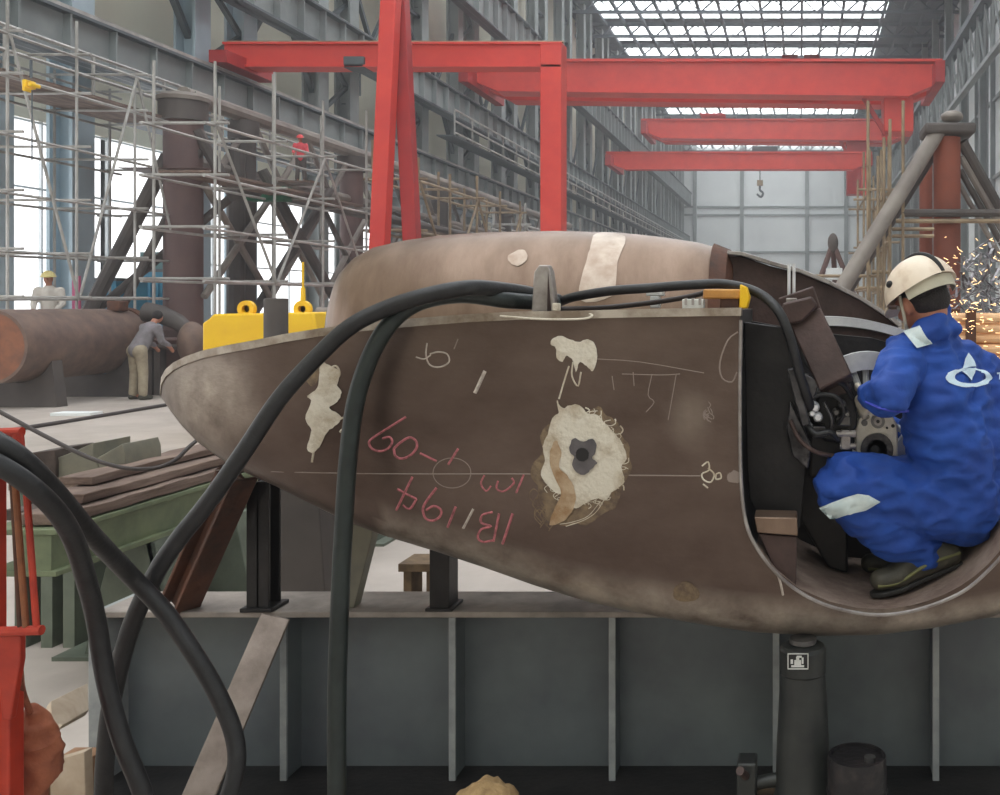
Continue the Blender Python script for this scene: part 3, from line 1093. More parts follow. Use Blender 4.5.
# chalked numbers, written upside down on the plate
marks('chalk_figure', [z1([(262, 226), (200, 265), (140, 303), (116, 326), (128, 352), (160, 362), (190, 352), (208, 326), (196, 306), (170, 312)])], .0042, 'chalk_red', 'red chalk 9 written upside down')
marks('chalk_figure', [z1([(214, 352), (220, 380), (246, 392), (280, 378), (304, 350), (302, 322), (276, 308), (240, 328), (214, 352)])], .0042, 'chalk_red', 'red chalk 0 written upside down')
marks('chalk_figure', [z1([(318, 370), (384, 402)])], .004, 'chalk_red', 'red chalk dash')
marks('chalk_figure', [z1([(470, 352), (430, 415)])], .0042, 'chalk_red', 'red chalk stroke in the scribed circle')
marks('chalk_figure', [z1([(574, 458), (560, 490), (580, 520), (600, 500)])], .0032, 'chalk_red')
marks('chalk_figure', [z1([(628, 480), (622, 510), (650, 522), (690, 490), (682, 468)])], .0034, 'chalk_red')
marks('chalk_figure', [z1([(730, 455), (700, 528)])], .0036, 'chalk_red')
marks('chalk_figure', [z1([(288, 464), (256, 530), (224, 596)]), z1([(228, 512), (268, 534), (304, 552)]), z1([(304, 552), (284, 586), (268, 590), (250, 576)])], .0042, 'chalk_red', 'red chalk 4 written upside down')
marks('chalk_figure', [z1([(384, 508), (350, 552), (330, 590), (340, 628), (370, 638), (398, 620), (400, 594), (372, 580), (344, 596)])], .0045, 'chalk_red', 'red chalk 9 written upside down')
marks('chalk_figure', [z1([(460, 582), (428, 664)])], .0042, 'chalk_red', 'red chalk 1')
marks('chalk_figure', [z1([(530, 592), (490, 668)])], .0042, 'chalk_white', 'pale chalk 1')
marks('chalk_figure', [z1([(632, 610), (610, 720)]), z1([(606, 604), (566, 616), (562, 646), (600, 660), (562, 672), (548, 704), (568, 722), (608, 716)])], .0042, 'chalk_red', 'red chalk B written upside down')
marks('chalk_figure', [z1([(686, 610), (646, 730)])], .0046, 'chalk_red', 'red chalk 1')
marks('chalk_figure', [[(416, 357), (424, 359), (431, 355)], [(427, 343), (426, 355), (430, 365), (440, 367), (449, 362), (447, 354), (438, 352), (430, 354)]], .0026, 'chalk_white', 'faint white chalk 2')
marks('chalk_figure', [[(458, 339), (454, 349)]], .002, 'chalk_faint')
marks('chalk_dash', [[(485, 371), (475, 393)]], .006, 'chalk_white', 'short thick white chalk dash')

# white putty: patch at the left, patch at the top, ring round the hole
patch('putty_patch', BV, [(322, 362), (333, 367), (341, 372), (338, 385), (342, 392), (338, 402), (330, 408), (342, 416), (338, 424), (328, 432), (322, 444), (314, 452), (308, 448),
                          (312, 430), (306, 418), (312, 402), (308, 396), (318, 388), (320, 376)], 'putty', root, .004, label='white putty smear beside the black hose')
patch('putty_patch', BV, [(313, 366), (322, 360), (320, 376), (314, 386), (307, 380)], 'putty_stain', root, .003)
marks('putty_smear', [[(338, 420), (344, 418), (345, 426), (340, 432)], [(328, 370), (336, 366), (340, 374), (334, 380), (328, 376)], [(314, 450), (312, 462)]], .004, 'putty')
patch('putty_patch', BV, [(552, 339), (560, 336), (568, 338), (578, 342), (588, 339), (596, 345), (597, 360), (593, 371), (587, 366), (580, 362), (576, 372), (573, 360), (566, 356),
                          (563, 362), (557, 358), (556, 348), (551, 344)], 'putty', root, .004, label='white putty smear near the top edge')
marks('putty_smear', [[(573, 362), (572, 376), (578, 386), (581, 372)], [(586, 352), (582, 344), (588, 340), (593, 347)], [(569, 366), (564, 382), (559, 399)]], .0028, 'putty')
patch('putty_stain', BV, ragged(582, 466, 46, 62, 30, .1, 11, .35), 'putty_stain', root, .002)
patch('putty_ring', BV, [(557, 400), (563, 408), (570, 405), (580, 405), (588, 413), (597, 415), (606, 424), (616, 434), (623, 444), (627, 458), (622, 466), (625, 480), (618, 488),
                         (612, 492), (606, 500), (596, 498), (586, 503), (574, 508), (566, 496), (556, 492), (547, 484), (541, 474), (545, 460), (543, 446), (548, 434), (553, 418), (559, 412)], 'putty', root, .005,
      label='white putty spread round the drilled hole')
patch('putty_brown_streak', BV, [(556, 440), (562, 452), (560, 466), (570, 478), (576, 492), (574, 508), (564, 520), (550, 524), (556, 506), (562, 492), (554, 474), (550, 456)], 'putty_brown', root, .007, label='brown streak running down from the hole')
patch('hole_washer', BV, [(574, 438), (584, 441), (594, 438), (597, 448), (593, 458), (598, 462), (592, 468), (586, 474), (578, 472), (573, 464), (575, 456), (570, 450)], 'grey_primer', root, .009, label='bare grey metal round the hole')
patch('hole_mouth', BV, circle_px(583, 454, 6.6, 6.8, 18)[:-1], 'black_plastic', root, .0105)
rr = random.Random(5)
st = []
for k in range(34):
    g = rr.uniform(-2.2, 2.4)
    ra = rr.uniform(.86, 1.04)
    x, y = 583 + 42 * ra * math.cos(g), 457 + 46 * ra * math.sin(g)
    q = rr.uniform(2.5, 6.5)
    h0 = g + rr.uniform(-1, 1)
    st.append([(x + q * (1 + .6 * u) * math.cos(h0 + u * 5.2), y + q * .8 * math.sin(h0 + u * 5.2) + u * 3) for u in (0, .2, .4, .6, .8, 1)])
st += [[(600, 502), (588, 516), (572, 522), (560, 524)], [(604, 500), (596, 512), (584, 520), (566, 526)]]
marks('putty_smear', st, .0026, 'putty')
st = []
for k in range(9):
    x, y = 540 + rr.uniform(-6, 14), 498 + rr.uniform(-4, 36)
    st.append([(x, y), (x - 7, y - 9), (x - 2, y - 16), (x + 5, y - 8), (x - 1, y + 2)])
marks('putty_smear', st, .0016, 'putty_stain')
marks('putty_dot', [[(702, 466), (708, 462), (709, 470), (702, 474), (704, 480), (711, 482), (714, 474), (708, 468)], [(716, 474), (720, 473), (721, 478), (716, 479), (716, 474)],
                    [(703, 484), (708, 488)]], .003, 'putty', 'small white putty scribble near the opening')
patch('putty_patch', BV, ragged(735, 477, 7, 7, 14, .2, 4), 'chalk_faint', root, .002)
patch('putty_patch', BV, [(676, 586), (685, 581), (694, 585), (700, 595), (692, 601), (678, 600), (673, 594)], 'putty_stain', root, .003)
st = []
for k in range(12):
    x, y = 706 + rr.uniform(-5, 5), 398 + rr.uniform(0, 22)
    st.append([(x, y), (x + rr.uniform(-4, 4), y + 3), (x + rr.uniform(-4, 4), y + 6)])
marks('putty_dot', st, .0016, 'chalk_faint')
marks('weld_mark', [[(778, 575), (781, 585), (783, 595)]], .004, 'chalk_white')

# upright lug on the deck, with clips along the cable
m = MB().prism([P(531, 314, 3.3), P(534, 272, 3.3), P(539, 265, 3.3), P(548, 265, 3.3), P(551, 272, 3.3), P(556, 311, 3.3), P(556, 314, 3.3)], (0, .05, 0))
lug = m.build('lifting_lug', 'lug_steel', root, bevel=.004, label='upright grey steel lug on the top edge')
MB().prism([P(548, 270, 3.3), P(560, 311, 3.34), P(547, 313, 3.28)], (0, .012, 0)).build('gusset', 'dark_brown_steel', lug)
MB().b2(P(552, 303, 3.22), P(561, 311, 3.26)).build('weld_block', 'putty', lug, bevel=.004)
m = MB().tube(spline([P(500, 316, 3.19), P(540, 319, 3.19), P(580, 319, 3.185), P(592, 316, 3.19), P(588, 313, 3.2)], 6), .004, 6)
m.build('tie_wire', 'putty', root, label='pale wire lying along the top edge')

# ---- rear fairing of the same casting (tan)
TABR = [(336, 312, .02), (340, 298, .14), (346, 284, .22), (356, 266, .3), (368, 255, .35), (384, 247, .39), (410, 241, .42), (445, 236, .44), (490, 233, .45), (560, 231.5, .45), (620, 233, .45),
        (660, 237, .44), (700, 243, .43), (722, 249, .42)]
DR = 4.72
m = MB()
NB = 30
pts = []
for i in range(len(TABR) - 1):
    for k in range(3):
        pts.append([a + (b - a) * k / 3 for a, b in zip(TABR[i], TABR[i + 1])])
pts.append(list(TABR[-1]))
ZB = H - .2
for (px, yt, th) in pts:
    X = (px - CX) / F * DR
    zt = H - (yt - CY) / F * DR
    for a in range(NB + 1):
        g = PI * a / NB
        s = (1 if math.cos(g) > 0 else -1) * abs(math.cos(g)) ** (2 / 2.6)
        m.v.append((X, DR - s * th, ZB + (zt - ZB) * abs(math.sin(g)) ** (2 / 2.3)))
for i in range(len(pts) - 1):
    o, q = i * (NB + 1), (i + 1) * (NB + 1)
    for a in range(NB):
        m.f.append((o + a, q + a, q + a + 1, o + a + 1))
    m.f.append((o, o + NB, q + NB, q))
m.f.append(tuple(range(NB + 1)))
m.f.append(tuple(reversed(range(len(m.v) - NB - 1, len(m.v)))))
rear = m.build('rear_fairing', 'tan_steel', root, smooth=40, label='tan domed rear body of the casting')
BR = make_bvh([rear])
patch('ground_patch', BR, [(596, 234), (618, 235), (626, 240), (618, 262), (612, 296), (580, 300), (584, 270), (590, 250)], 'tan_polished', rear, .004, step=6, dflt=4.3, label='pale ground band across the tan body')
patch('ground_patch', BR, [(508, 256), (522, 250), (528, 258), (520, 266), (512, 264)], 'tan_polished', rear, .004, dflt=4.3)
# collar at the right end of the tan body, then the dark end plates falling away to the right
m = MB()
for (px, yt, th) in ((716, 246, .44), (731, 252, .43), (736, 262, .40)):
    X = (px - CX) / F * DR
    zt = H - (yt - CY) / F * DR + .01
    for a in range(NB + 1):
        g = PI * a / NB
        s = (1 if math.cos(g) > 0 else -1) * abs(math.cos(g)) ** (2 / 2.6)
        m.v.append((X, DR - s * (th + .02), ZB + (zt - ZB) * abs(math.sin(g)) ** (2 / 2.3)))
for i in range(2):
    o, q = i * (NB + 1), (i + 1) * (NB + 1)
    for a in range(NB):
        m.f.append((o + a, q + a, q + a + 1, o + a + 1))
m.f.append(tuple(range(NB + 1)))
m.f.append(tuple(reversed(range(2 * (NB + 1), 3 * (NB + 1)))))
m.build('end_collar', 'rust', root, label='rusty collar at the end of the tan body')
d = 4.5
poly = [P(728, 256, d), P(742, 256, d), P(770, 266, d), P(800, 273, d), P(830, 285, d), P(860, 300, d), P(888, 318, d), P(905, 334, d), P(905, 350, d), P(728, 345, d)]
MB().prism(poly, (0, .5, 0)).build('end_plate', 'dark_brown_steel', root, bevel=.006, label='dark sloping end plate')
m = MB()
e = [P(728, 253, d - .01), P(742, 254, d - .01), P(770, 263, d - .01), P(800, 271, d - .01), P(830, 283, d - .01), P(860, 298, d - .01), P(888, 316, d - .01), P(900, 326, d - .01)]
for i in range(len(e) - 1):
    m.bar(e[i], e[i + 1], .09, .018)
m.build('end_plate_edge', 'lug_steel', root, bevel=.003)
# machined ring segment and dark bulkheads inside the bore
def arc_strip(pts_top, pts_bot, d, dep):
    m = MB()
    n = len(pts_top)
    for (a, b) in zip(pts_top, pts_bot):
        m.v += [tuple(P(*a, d)), tuple(P(*b, d)), tuple(P(*b, d) + Vector((0, dep, 0))), tuple(P(*a, d) + Vector((0, dep, 0)))]
    for i in range(n - 1):
        for k in range(4):
            l = (k + 1) % 4
            m.f.append((i * 4 + k, i * 4 + 4 + k, i * 4 + 4 + l, i * 4 + l))
    m.f += [(0, 1, 2, 3), tuple((n - 1) * 4 + k for k in (3, 2, 1, 0))]
    return m




arc_strip(dense([(805, 317), (840, 317), (872, 321), (905, 330), (940, 344), (975, 364)]), dense([(805, 326), (840, 326), (872, 330), (905, 339), (940, 353), (975, 374)]), 4.1, .3).build(
    'machined_ring', 'bright_steel', root, label='bright machined ring edge inside the opening')
arc_strip(dense([(800, 326), (840, 327), (872, 331), (905, 340), (940, 354), (975, 375)]), dense([(800, 342), (840, 340), (872, 343), (905, 351), (940, 366), (975, 388)]), 4.13, .25).build('ring_seat', 'dark_brown_steel', root)
poly = [P(735, 318, 3.94), P(800, 330, 3.94), P(840, 335, 3.94), P(872, 338, 3.94), P(905, 347, 3.94), P(940, 362, 3.94), P(975, 384, 3.94), P(1004, 404, 3.94), P(1004, 470, 3.94), P(985, 530, 3.94), P(940, 575, 3.94), P(880, 590, 3.94), P(800, 570, 3.94), P(750, 510, 3.94), P(735, 470, 3.94)]
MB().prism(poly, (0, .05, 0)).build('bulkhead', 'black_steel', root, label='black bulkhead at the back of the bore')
# dark side plate just inside the left lip
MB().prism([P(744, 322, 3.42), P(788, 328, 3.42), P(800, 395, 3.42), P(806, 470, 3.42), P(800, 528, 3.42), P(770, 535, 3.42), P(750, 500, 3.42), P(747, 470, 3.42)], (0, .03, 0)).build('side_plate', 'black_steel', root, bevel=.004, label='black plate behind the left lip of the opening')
# angle lug in the lower left of the bore
d = 3.24
MB().prism([P(754, 517, d), P(797, 518, d), P(798, 536, d), P(757, 533, d)], (0, .12, 0)).build('angle_lug', 'tan_steel', root, bevel=.004, label='tan angle lug at the lower left of the bore')
MB().prism([P(759, 534, d + .02), P(797, 537, d + .02), P(796, 590, d + .02), P(776, 572, d + .02)], (0, .06, 0)).build('angle_lug_web', 'dark_brown_steel', root, bevel=.003)

# =================================================================== BORING MACHINE in the opening
t = thing('boring_machine', 'dark oily portable boring machine with a cream gear plate, in front of the worker', 'machine', P(840, 560, 3.5))
mp = {}


def arm(name, a, b, w, h, mt, lab=None, bevel=.006):
    return MB().bar(a, b, w, h, up=(0, 1, 0)).build(name, mt, t, bevel=bevel, label=lab)


arm('swing_arm', P(806, 318, 3.44), P(837, 385, 3.36), .12, .1, 'dark_brown_steel', 'brown sloping square arm')
arm('top_block', P(783, 312, 3.45), P(818, 300, 3.45), .1, .09, 'dark_brown_steel')
MB().prism([P(777, 316, 3.36), P(783, 303, 3.36), P(812, 296, 3.36), P(818, 306, 3.36), P(802, 322, 3.36), P(783, 326, 3.36)], (0, .14, 0)).build('clamp_block', 'dark_brown_steel', t, bevel=.008)
MB().b2(P(786, 298, 3.4), P(797, 305, 3.46)).build('bolt_plate', 'lug_steel', t, bevel=.003)
for x in (789, 794):
    MB().tube([P(x, 300, 3.42), P(x, 264, 3.42)], .0055, 8).build('stud_bolt', 'bright_steel', t)
arm('guide_rail', P(791, 368, 3.34), P(806, 425, 3.34), .03, .05, 'oily_grey', 'oily grey guide rail')
MB().prism([P(793, 372, 3.33), P(808, 375, 3.33), P(820, 382, 3.33), P(812, 402, 3.33), P(800, 420, 3.33), P(796, 405, 3.33)], (0, .07, 0)).build('bracket_plate', 'oily_grey', t, bevel=.004)
MB().prism([P(790, 402, 3.36), P(800, 420, 3.36), P(812, 448, 3.36), P(808, 470, 3.36), P(792, 456, 3.36), P(786, 430, 3.36)], (0, .05, 0)).build('curved_guard', 'oily_grey', t, bevel=.006)
m = MB().prism([P(828, 382, 3.42), P(848, 377, 3.42), P(856, 398, 3.42), P(858, 425, 3.42), P(846, 445, 3.42), P(824, 442, 3.42), P(812, 425, 3.42), P(816, 398, 3.42)], (0, .2, 0))
m.build('gearbox', 'black_steel', t, bevel=.012)
MB().b2(P(808, 425, 3.44), P(850, 470, 3.62)).build('motor_housing', 'black_steel', t, bevel=.015)
for x, y, r in ((815, 407, .016), (818, 417, .016), (812, 413, .012), (842, 404, .014), (836, 412, .012), (847, 414, .01)):
    c = P(x, y, 3.36)
    MB().lathe([(r, -.03), (r, .015), (r * .6, .025), (0, .025)], 12, M=Matrix.Rotation(PI / 2, 3, 'X'), c=c).build('fitting', 'bright_steel' if x < 830 else 'grey_metal', t, label='bright hose fitting' if x < 830 else None)
MB().tube([P(836, 434, 3.4), P(856, 434, 3.4)], .013, 10).tube([P(840, 446, 3.4), P(856, 446, 3.4)], .01, 10).build('spindle_stub', 'lug_steel', t)
MB().b2(P(841, 430, 3.39), P(850, 448, 3.44)).build('stub_bracket', 'lug_steel', t, bevel=.004)
# supply leads and small hardware hanging in front of the gearbox
for pts, r_, mt_ in (([(801, 340, 3.4), (806, 362, 3.36), (822, 378, 3.34), (842, 384, 3.36), (852, 398, 3.4)], .008, 'rubber'),
                     ([(812, 398, 3.34), (824, 394, 3.33), (838, 398, 3.33), (844, 412, 3.35), (838, 424, 3.38)], .007, 'rubber'),
                     ([(806, 424, 3.35), (816, 434, 3.33), (830, 432, 3.33), (838, 440, 3.36)], .009, 'rubber'),
                     ([(790, 420, 3.34), (800, 440, 3.33), (816, 452, 3.33), (834, 456, 3.36)], .008, 'dark_brown_steel'),
                     ([(824, 402, 3.36), (832, 420, 3.34), (828, 436, 3.35)], .006, 'oily_grey')):
    MB().tube(spline([P(*p) for p in pts], 6), r_, 8).build('supply_lead', mt_, t, smooth=60)
MB().b2(P(812, 426, 3.36), P(826, 436, 3.42)).build('valve_block', 'oily_grey', t, bevel=.006)
MB().b2(P(836, 416, 3.38), P(850, 424, 3.44)).build('valve_block', 'grey_metal', t, bevel=.005)
MB().prism([P(826, 384, 3.38), P(848, 379, 3.38), P(852, 392, 3.38), P(830, 398, 3.38)], (0, .04, 0)).build('cover_plate', 'dark_brown_steel', t, bevel=.004)
# handwheel ring with spokes
c = P(868, 412, 3.6)
m = MB()
ro, ri = .218, .152
prf = [(ri, 0), (ro, 0), (ro, .05), (ri, .05), (ri, 0)]
n = 48
for r_, z_ in prf[:4]:
    for k in range(n):
        g = 2 * PI * k / n
        m.v.append((c.x + r_ * math.cos(g), c.y + z_, c.z + r_ * math.sin(g)))
for i in range(4):
    j = (i + 1) % 4
    for k in range(n):
        l = (k + 1) % n
        m.f.append((i * n + k, i * n + l, j * n + l, j * n + k))
m.build('ring_wheel', 'bright_steel', t, label='bright silver ring wheel')
for g in (1.62, 1.92, -.5, -2.6):
    MB().tube([c + Vector((.04 * math.cos(g), .025, .04 * math.sin(g))), c + Vector((.16 * math.cos(g), .025, .16 * math.sin(g)))], .012, 8).build('wheel_spoke', 'plate_white', t)
MB().lathe([(.05, -.02), (.05, .06)], 20, M=Matrix.Rotation(-PI / 2, 3, 'X'), c=c).build('wheel_hub', 'grey_metal', t)
# cream gear plate
d = 3.46
poly = [(856, 458), (855, 430), (858, 420), (866, 410), (876, 407), (886, 409), (893, 417), (898, 426), (898, 458)]
pl = MB().prism([P(x, y, d) for x, y in poly], (0, .05, 0)).build('gear_plate', 'gear_cream', t, bevel=.006, label='cream gear plate with round bearings')


def disc(cx, cy, rpx, d, th, mt, name, par=None, hole=0):
    M = Matrix.Rotation(-PI / 2, 3, 'X')
    r = rpx / F * d
    prof = [(r * hole, 0), (r, 0), (r, th), (r * hole, th)] if hole else [(r, 0), (r, th), (0, th)]
    if hole:
        prof = prof + [prof[0]]
    return MB().lathe(prof, 28, M=M, c=P(cx, cy, d)).build(name, mt, par or t)


disc(878, 421.5, 7, d - .012, .02, 'grey_metal', 'bearing', pl)
disc(878, 421.5, 4.2, d - .018, .02, 'lug_steel', 'bearing_core', pl)
disc(878, 421.5, 1.8, d - .022, .02, 'black_steel', 'bearing_pin', pl)
disc(864.5, 423, 3.2, d - .006, .02, 'grey_metal', 'plate_bolt', pl)
disc(893, 426, 1.8, d - .006, .02, 'black_steel', 'plate_bolt', pl)
disc(887, 428, 1.2, d - .006, .02, 'black_steel', 'plate_bolt', pl)
disc(868, 416, 1.0, d - .006, .02, 'black_steel', 'plate_bolt', pl)
disc(877, 450, 16.5, d - .014, .03, 'oily_grey', 'spindle_ring', pl, .62)
disc(875, 450, 10.2, d - .01, .03, 'gear_cream', 'spindle_face', pl)
disc(875, 450, 4.6, d - .016, .03, 'black_plastic', 'spindle_bore', pl)
# base that carries the machine on the bore floor
MB().prism([P(800, 455, 3.66), P(845, 462, 3.66), P(848, 500, 3.66), P(848, 574, 3.66), P(828, 568, 3.66), P(800, 520, 3.66)], (0, .2, 0)).build('machine_base', 'black_steel', t, bevel=.01)

# small things lying along the top edge
t2 = thing('clamp', 'orange clamp with a yellow end at the right end of the top edge', 'clamp', P(728, 309, 3.3))
MB().b2(P(703, 289, 3.28), P(742, 299, 3.36)).build('clamp_body', 'orange_tool', t2, bevel=.006)
MB().b2(P(720, 298, 3.29), P(740, 308.5, 3.34)).build('clamp_jaw', 'rust', t2, bevel=.004)
MB().prism([P(740, 284, 3.27), P(747, 287, 3.27), P(750, 297, 3.27), P(747, 308.5, 3.27), P(739, 308.5, 3.27)], (0, .08, 0)).build('clamp_end', 'yellow_paint', t2, bevel=.005, label='yellow end of the clamp')
tag(MB().b2(P(646, 289, 3.5), P(665, 296, 3.54)).b2(P(650, 296, 3.5), P(661, 308, 3.54)).build('tag_card', 'plate_white', None, bevel=.003), 'white card standing under the thin hose on the top edge', 'card')
t2 = thing('terminal_box', 'small white box on the top edge, left of the orange clamp', 'box', P(695, 309, 3.28))
MB().b2(P(682, 299, 3.26), P(705, 309, 3.32)).build('box_body', 'plate_white', t2, bevel=.004)
for x in (686, 693, 700):
    MB().b2(P(x - 1.5, 298, 3.255), P(x + 1.5, 305, 3.27)).build('terminal', 'lug_steel', t2)

# =================================================================== HOSES
def hose(label, pts, r, mt, n=12, sm=8, name='hose', cat='hose'):
    o = MB().tube(spline([P(*p) for p in pts], sm), r, n).build(name, mt, None, smooth=60)
    return tag(o, label, cat)


hose('upper black hose arching over the casting and down to the left past the leaning bar', [(558, 301, 3.56), (535, 295, 3.48), (512, 291, 3.34), (470, 288, 3.14), (425, 296, 3.09), (385, 309, 3.08), (350, 327, 3.06), (318, 356, 3.04),
     (280, 398, 3.0), (245, 450, 2.98), (210, 500, 2.96), (178, 540, 2.95), (155, 575, 2.95), (130, 630, 2.96), (112, 700, 2.98), (105, 760, 3.0), (100, 830, 3.05), (80, 868, 3.1), (20, 872, 3.05)], .0255, 'rubber')
hose('dark green-black hose hanging straight down the front of the casting', [(556, 304, 3.5), (532, 302, 3.42), (505, 300, 3.265), (465, 295, 3.22), (430, 299, 3.17), (405, 310, 3.14), (385, 330, 3.11), (368, 362, 3.1),
     (355, 405, 3.09), (348, 460, 3.08), (344, 520, 3.07), (340, 600, 3.05), (337, 690, 3.03), (337, 780, 3.0), (340, 850, 3.0), (352, 869, 2.98), (420, 874, 2.95)], .027, 'rubber_green')
hose('grey-black hose entering low at the left edge and dropping beside the beam end', [(-60, 446, 2.3), (-20, 456, 2.33), (20, 478, 2.37), (52, 506, 2.44), (72, 536, 2.52), (85, 575, 2.6), (96, 620, 2.68), (106, 680, 2.7), (122, 740, 2.7), (145, 800, 2.7), (168, 890, 2.72), (200, 945, 2.74), (260, 957, 2.72)], .0235, 'rubber')
hose('upper hose at the left edge, falling in a loop over the beam front', [(-60, 424, 2.36), (-20, 434, 2.37), (18, 456, 2.4), (55, 492, 2.5), (90, 533, 2.66), (130, 575, 2.86), (165, 612, 2.9), (195, 655, 2.9), (218, 695, 2.9), (234, 735, 2.9), (236, 770, 2.88), (222, 810, 2.86), (190, 860, 2.88), (140, 888, 2.9)], .0245, 'rubber')
hose('thin dark cable sagging across the floor at left in front of the wood stack', [(-40, 392, 4.4), (0, 412, 4.3), (45, 436, 4.25), (90, 458, 4.2), (125, 468, 4.2), (155, 468, 4.25), (175, 460, 4.3), (190, 446, 4.4), (210, 430, 4.6)], .009, 'thin_cable', 8, name='cable', cat='cable')
hose('thin dark cable lying straight across the pale floor, left of the casting nose', [(-30, 436, 13.55), (30, 427, 14.5), (100, 416, 16.0), (165, 405, 17.7), (260, 390, 20.8)], .03, 'thin_cable', 8, name='cable', cat='cable')
hose('black hose lying along the top edge and dropping into the machine', [(560, 302, 3.6), (574, 297, 3.5), (610, 291, 3.42), (650, 288, 3.4), (690, 285, 3.38), (722, 284, 3.37), (748, 289, 3.34), (766, 298, 3.3), (779, 312, 3.26),
     (788, 332, 3.25), (794, 352, 3.26), (800, 375, 3.28), (808, 400, 3.32), (815, 420, 3.42)], .0165, 'rubber')
hose('thin dark cable curving under the hose along the top edge', [(560, 309, 3.5), (600, 308, 3.48), (640, 304, 3.46), (670, 300, 3.44), (700, 294, 3.43), (712, 288, 3.42)], .009, 'thin_cable', 8, name='cable', cat='cable')

# =================================================================== STEEL BEAM the casting stands on
t = thing('stiffened_steel_beam', 'long grey painted steel beam with upright stiffeners under the casting', 'beam', P(500, CY + H * F / 3.84, 3.84))
YF, YW, YK = 3.73, 3.86, 4.0
ZT = P(0, 612, YF).z
XA, XB_ = P(88, 0, YF).x, 1.9
MB().b2((P(96, 0, YF).x, YF, ZT - .022), (XB_, YK, ZT)).build('top_flange', 'flange_top', t, bevel=.003)
MB().b2((XA + .02, YW - .008, .02), (XB_, YW + .008, ZT - .022)).build('web', 'grey_paint', t)
MB().b2((XA + .02, YF - .17, 0), (XB_, YK, .025)).build('bottom_flange', 'black_steel', t, bevel=.003, label='bottom flange of the beam, shade painted dark')  # black and widened forward to imitate the shade along the beam's foot
MB().b2((XA, YF, 0), (XA + .07, YK, ZT - .004)).build('end_plate', 'grey_edge', t, bevel=.004, label='lighter end plate of the beam')
for x in (283, 452, 612, 776, 936, 1096):
    X = P(x, 0, YF).x
    s = MB().b2((X - .008, YF + .01, .025), (X + .008, YW, ZT - .022)).b2((X - .008, YW, .025), (X + .008, YK - .01, ZT - .022)).build('stiffener', 'grey_paint', t, bevel=.002)
    MB().b2((X - .012, YF + .0, .025), (X + .012, YF + .012, ZT - .022)).build('stiffener_edge', 'grey_edge', s)

# props between beam and casting
def prop(name, label, cat, mb, mt, bev=.003):
    return tag(mb.build(name, mt, None, bevel=bev), label, cat)


zt = ZT
a = Vector((P(178, 0, 3.78).x, 3.78, zt))
b = P(238, 472, 3.62)
prop('raking_strut', 'rusty raking strut from the beam up to the nose of the casting', 'strut', MB().ibeam(a, b, .1, .1, .014), 'rust')
x0 = P(264, 0, 3.78)
prop('support_post', 'dark upright post under the casting, second support from the nose', 'post', MB().ibeam((x0.x, 3.78, zt), (x0.x, 3.78, 1.14), .085, .09, .012, up=(0, 1, 0)).b2((x0.x - .06, 3.72, zt), (x0.x + .06, 3.85, zt + .015)), 'black_steel')
prop('support_plate', 'grey plate standing on edge under the casting beside the hanging hose', 'plate', MB().prism([Vector((P(334, 0, 3.78).x, 3.78, zt)), Vector((P(354, 0, 3.78).x, 3.78, zt)), P(372, 537, 3.78), P(372, 520, 3.78), P(334, 512, 3.78)], (0, .06, 0)), 'plate_block')
x0 = P(443, 0, 3.78)
prop('support_block', 'short dark post under the middle of the casting', 'post', MB().b2((x0.x - .037, 3.74, zt), (x0.x + .037, 3.84, .92)).b2((x0.x - .05, 3.73, zt), (x0.x + .05, 3.86, zt + .012)), 'black_steel')
prop('raking_bar', 'flat bare steel bar leaning against the front of the beam', 'bar', MB().bar(Vector((P(276, 0, 3.68).x, 3.68, ZT + .0)), Vector((P(176, 0, 3.3).x, 3.3, .005)), .105, .014, up=(0, 1, .3)), 'flat_bar', .004)

# things under and behind the beam
t = thing('screw_jack', 'black bottle-shaped jack with a white plate, under the bore of the casting', 'jack', P(803, 783, 3.33))
c = P(803, 640, 3.335)
zb = .14
M_ = None
MB().lathe([(.098, zb), (.1, zb + .02), (.092, zb + .05), (.088, .33), (.08, .49), (.074, .575), (.078, .58), (.078, .655), (.07, .666), (.05, .67), (0, .67)], 36, c=(c.x, c.y, 0)).build('jack_body', 'jack_black', t)
MB().lathe([(.034, .66), (.034, .672), (.045, .675), (.045, .69), (0, .69)], 24, c=(c.x, c.y, 0)).build('jack_saddle', 'grey_metal', t)
np_ = P(798, 661, 3.335 - .08)
pl = MB().b2((np_.x - .036, c.y - .082, np_.z - .027), (np_.x + .036, c.y - .074, np_.z + .027)).build('name_plate', 'black_plastic', t)
m = MB()
y_ = c.y - .0835
for (x0, x1, z0, z1_) in ((-.034, .034, .023, .026), (-.034, .034, -.026, -.023), (-.034, -.031, -.026, .026), (.031, .034, -.026, .026)):
    m.b2((np_.x + x0, y_ - .001, np_.z + z0), (np_.x + x1, y_ + .002, np_.z + z1_))
m.build('plate_border', 'plate_white', pl)
m = MB()
for (x0, x1, z0, z1_) in ((-.012, .01, -.012, .004), (-.006, .004, .0, .015), (-.022, .02, -.019, -.013), (.012, .018, -.008, .012), (-.024, -.016, -.008, .006), (-.004, .012, .012, .018)):
    m.b2((np_.x + x0, y_ - .001, np_.z + z0), (np_.x + x1, y_ + .002, np_.z + z1_))
m.build('plate_mark', 'plate_white', pl)
lv = P(748, 750, 3.33)
MB().b2((lv.x - .035, 3.29, .14), (lv.x + .03, 3.38, .29)).build('pump_block', 'jack_black', t, bevel=.008)
MB().tube([(lv.x, 3.335, .2), (c.x - .08, 3.335, .22)], .022, 12).build('pump_link', 'jack_black', t)
MB().tube([(lv.x - .005, 3.28, .255), (lv.x - .02, 3.22, .3)], .014, 10).build('lever_socket', 'dark_brown_steel', t)
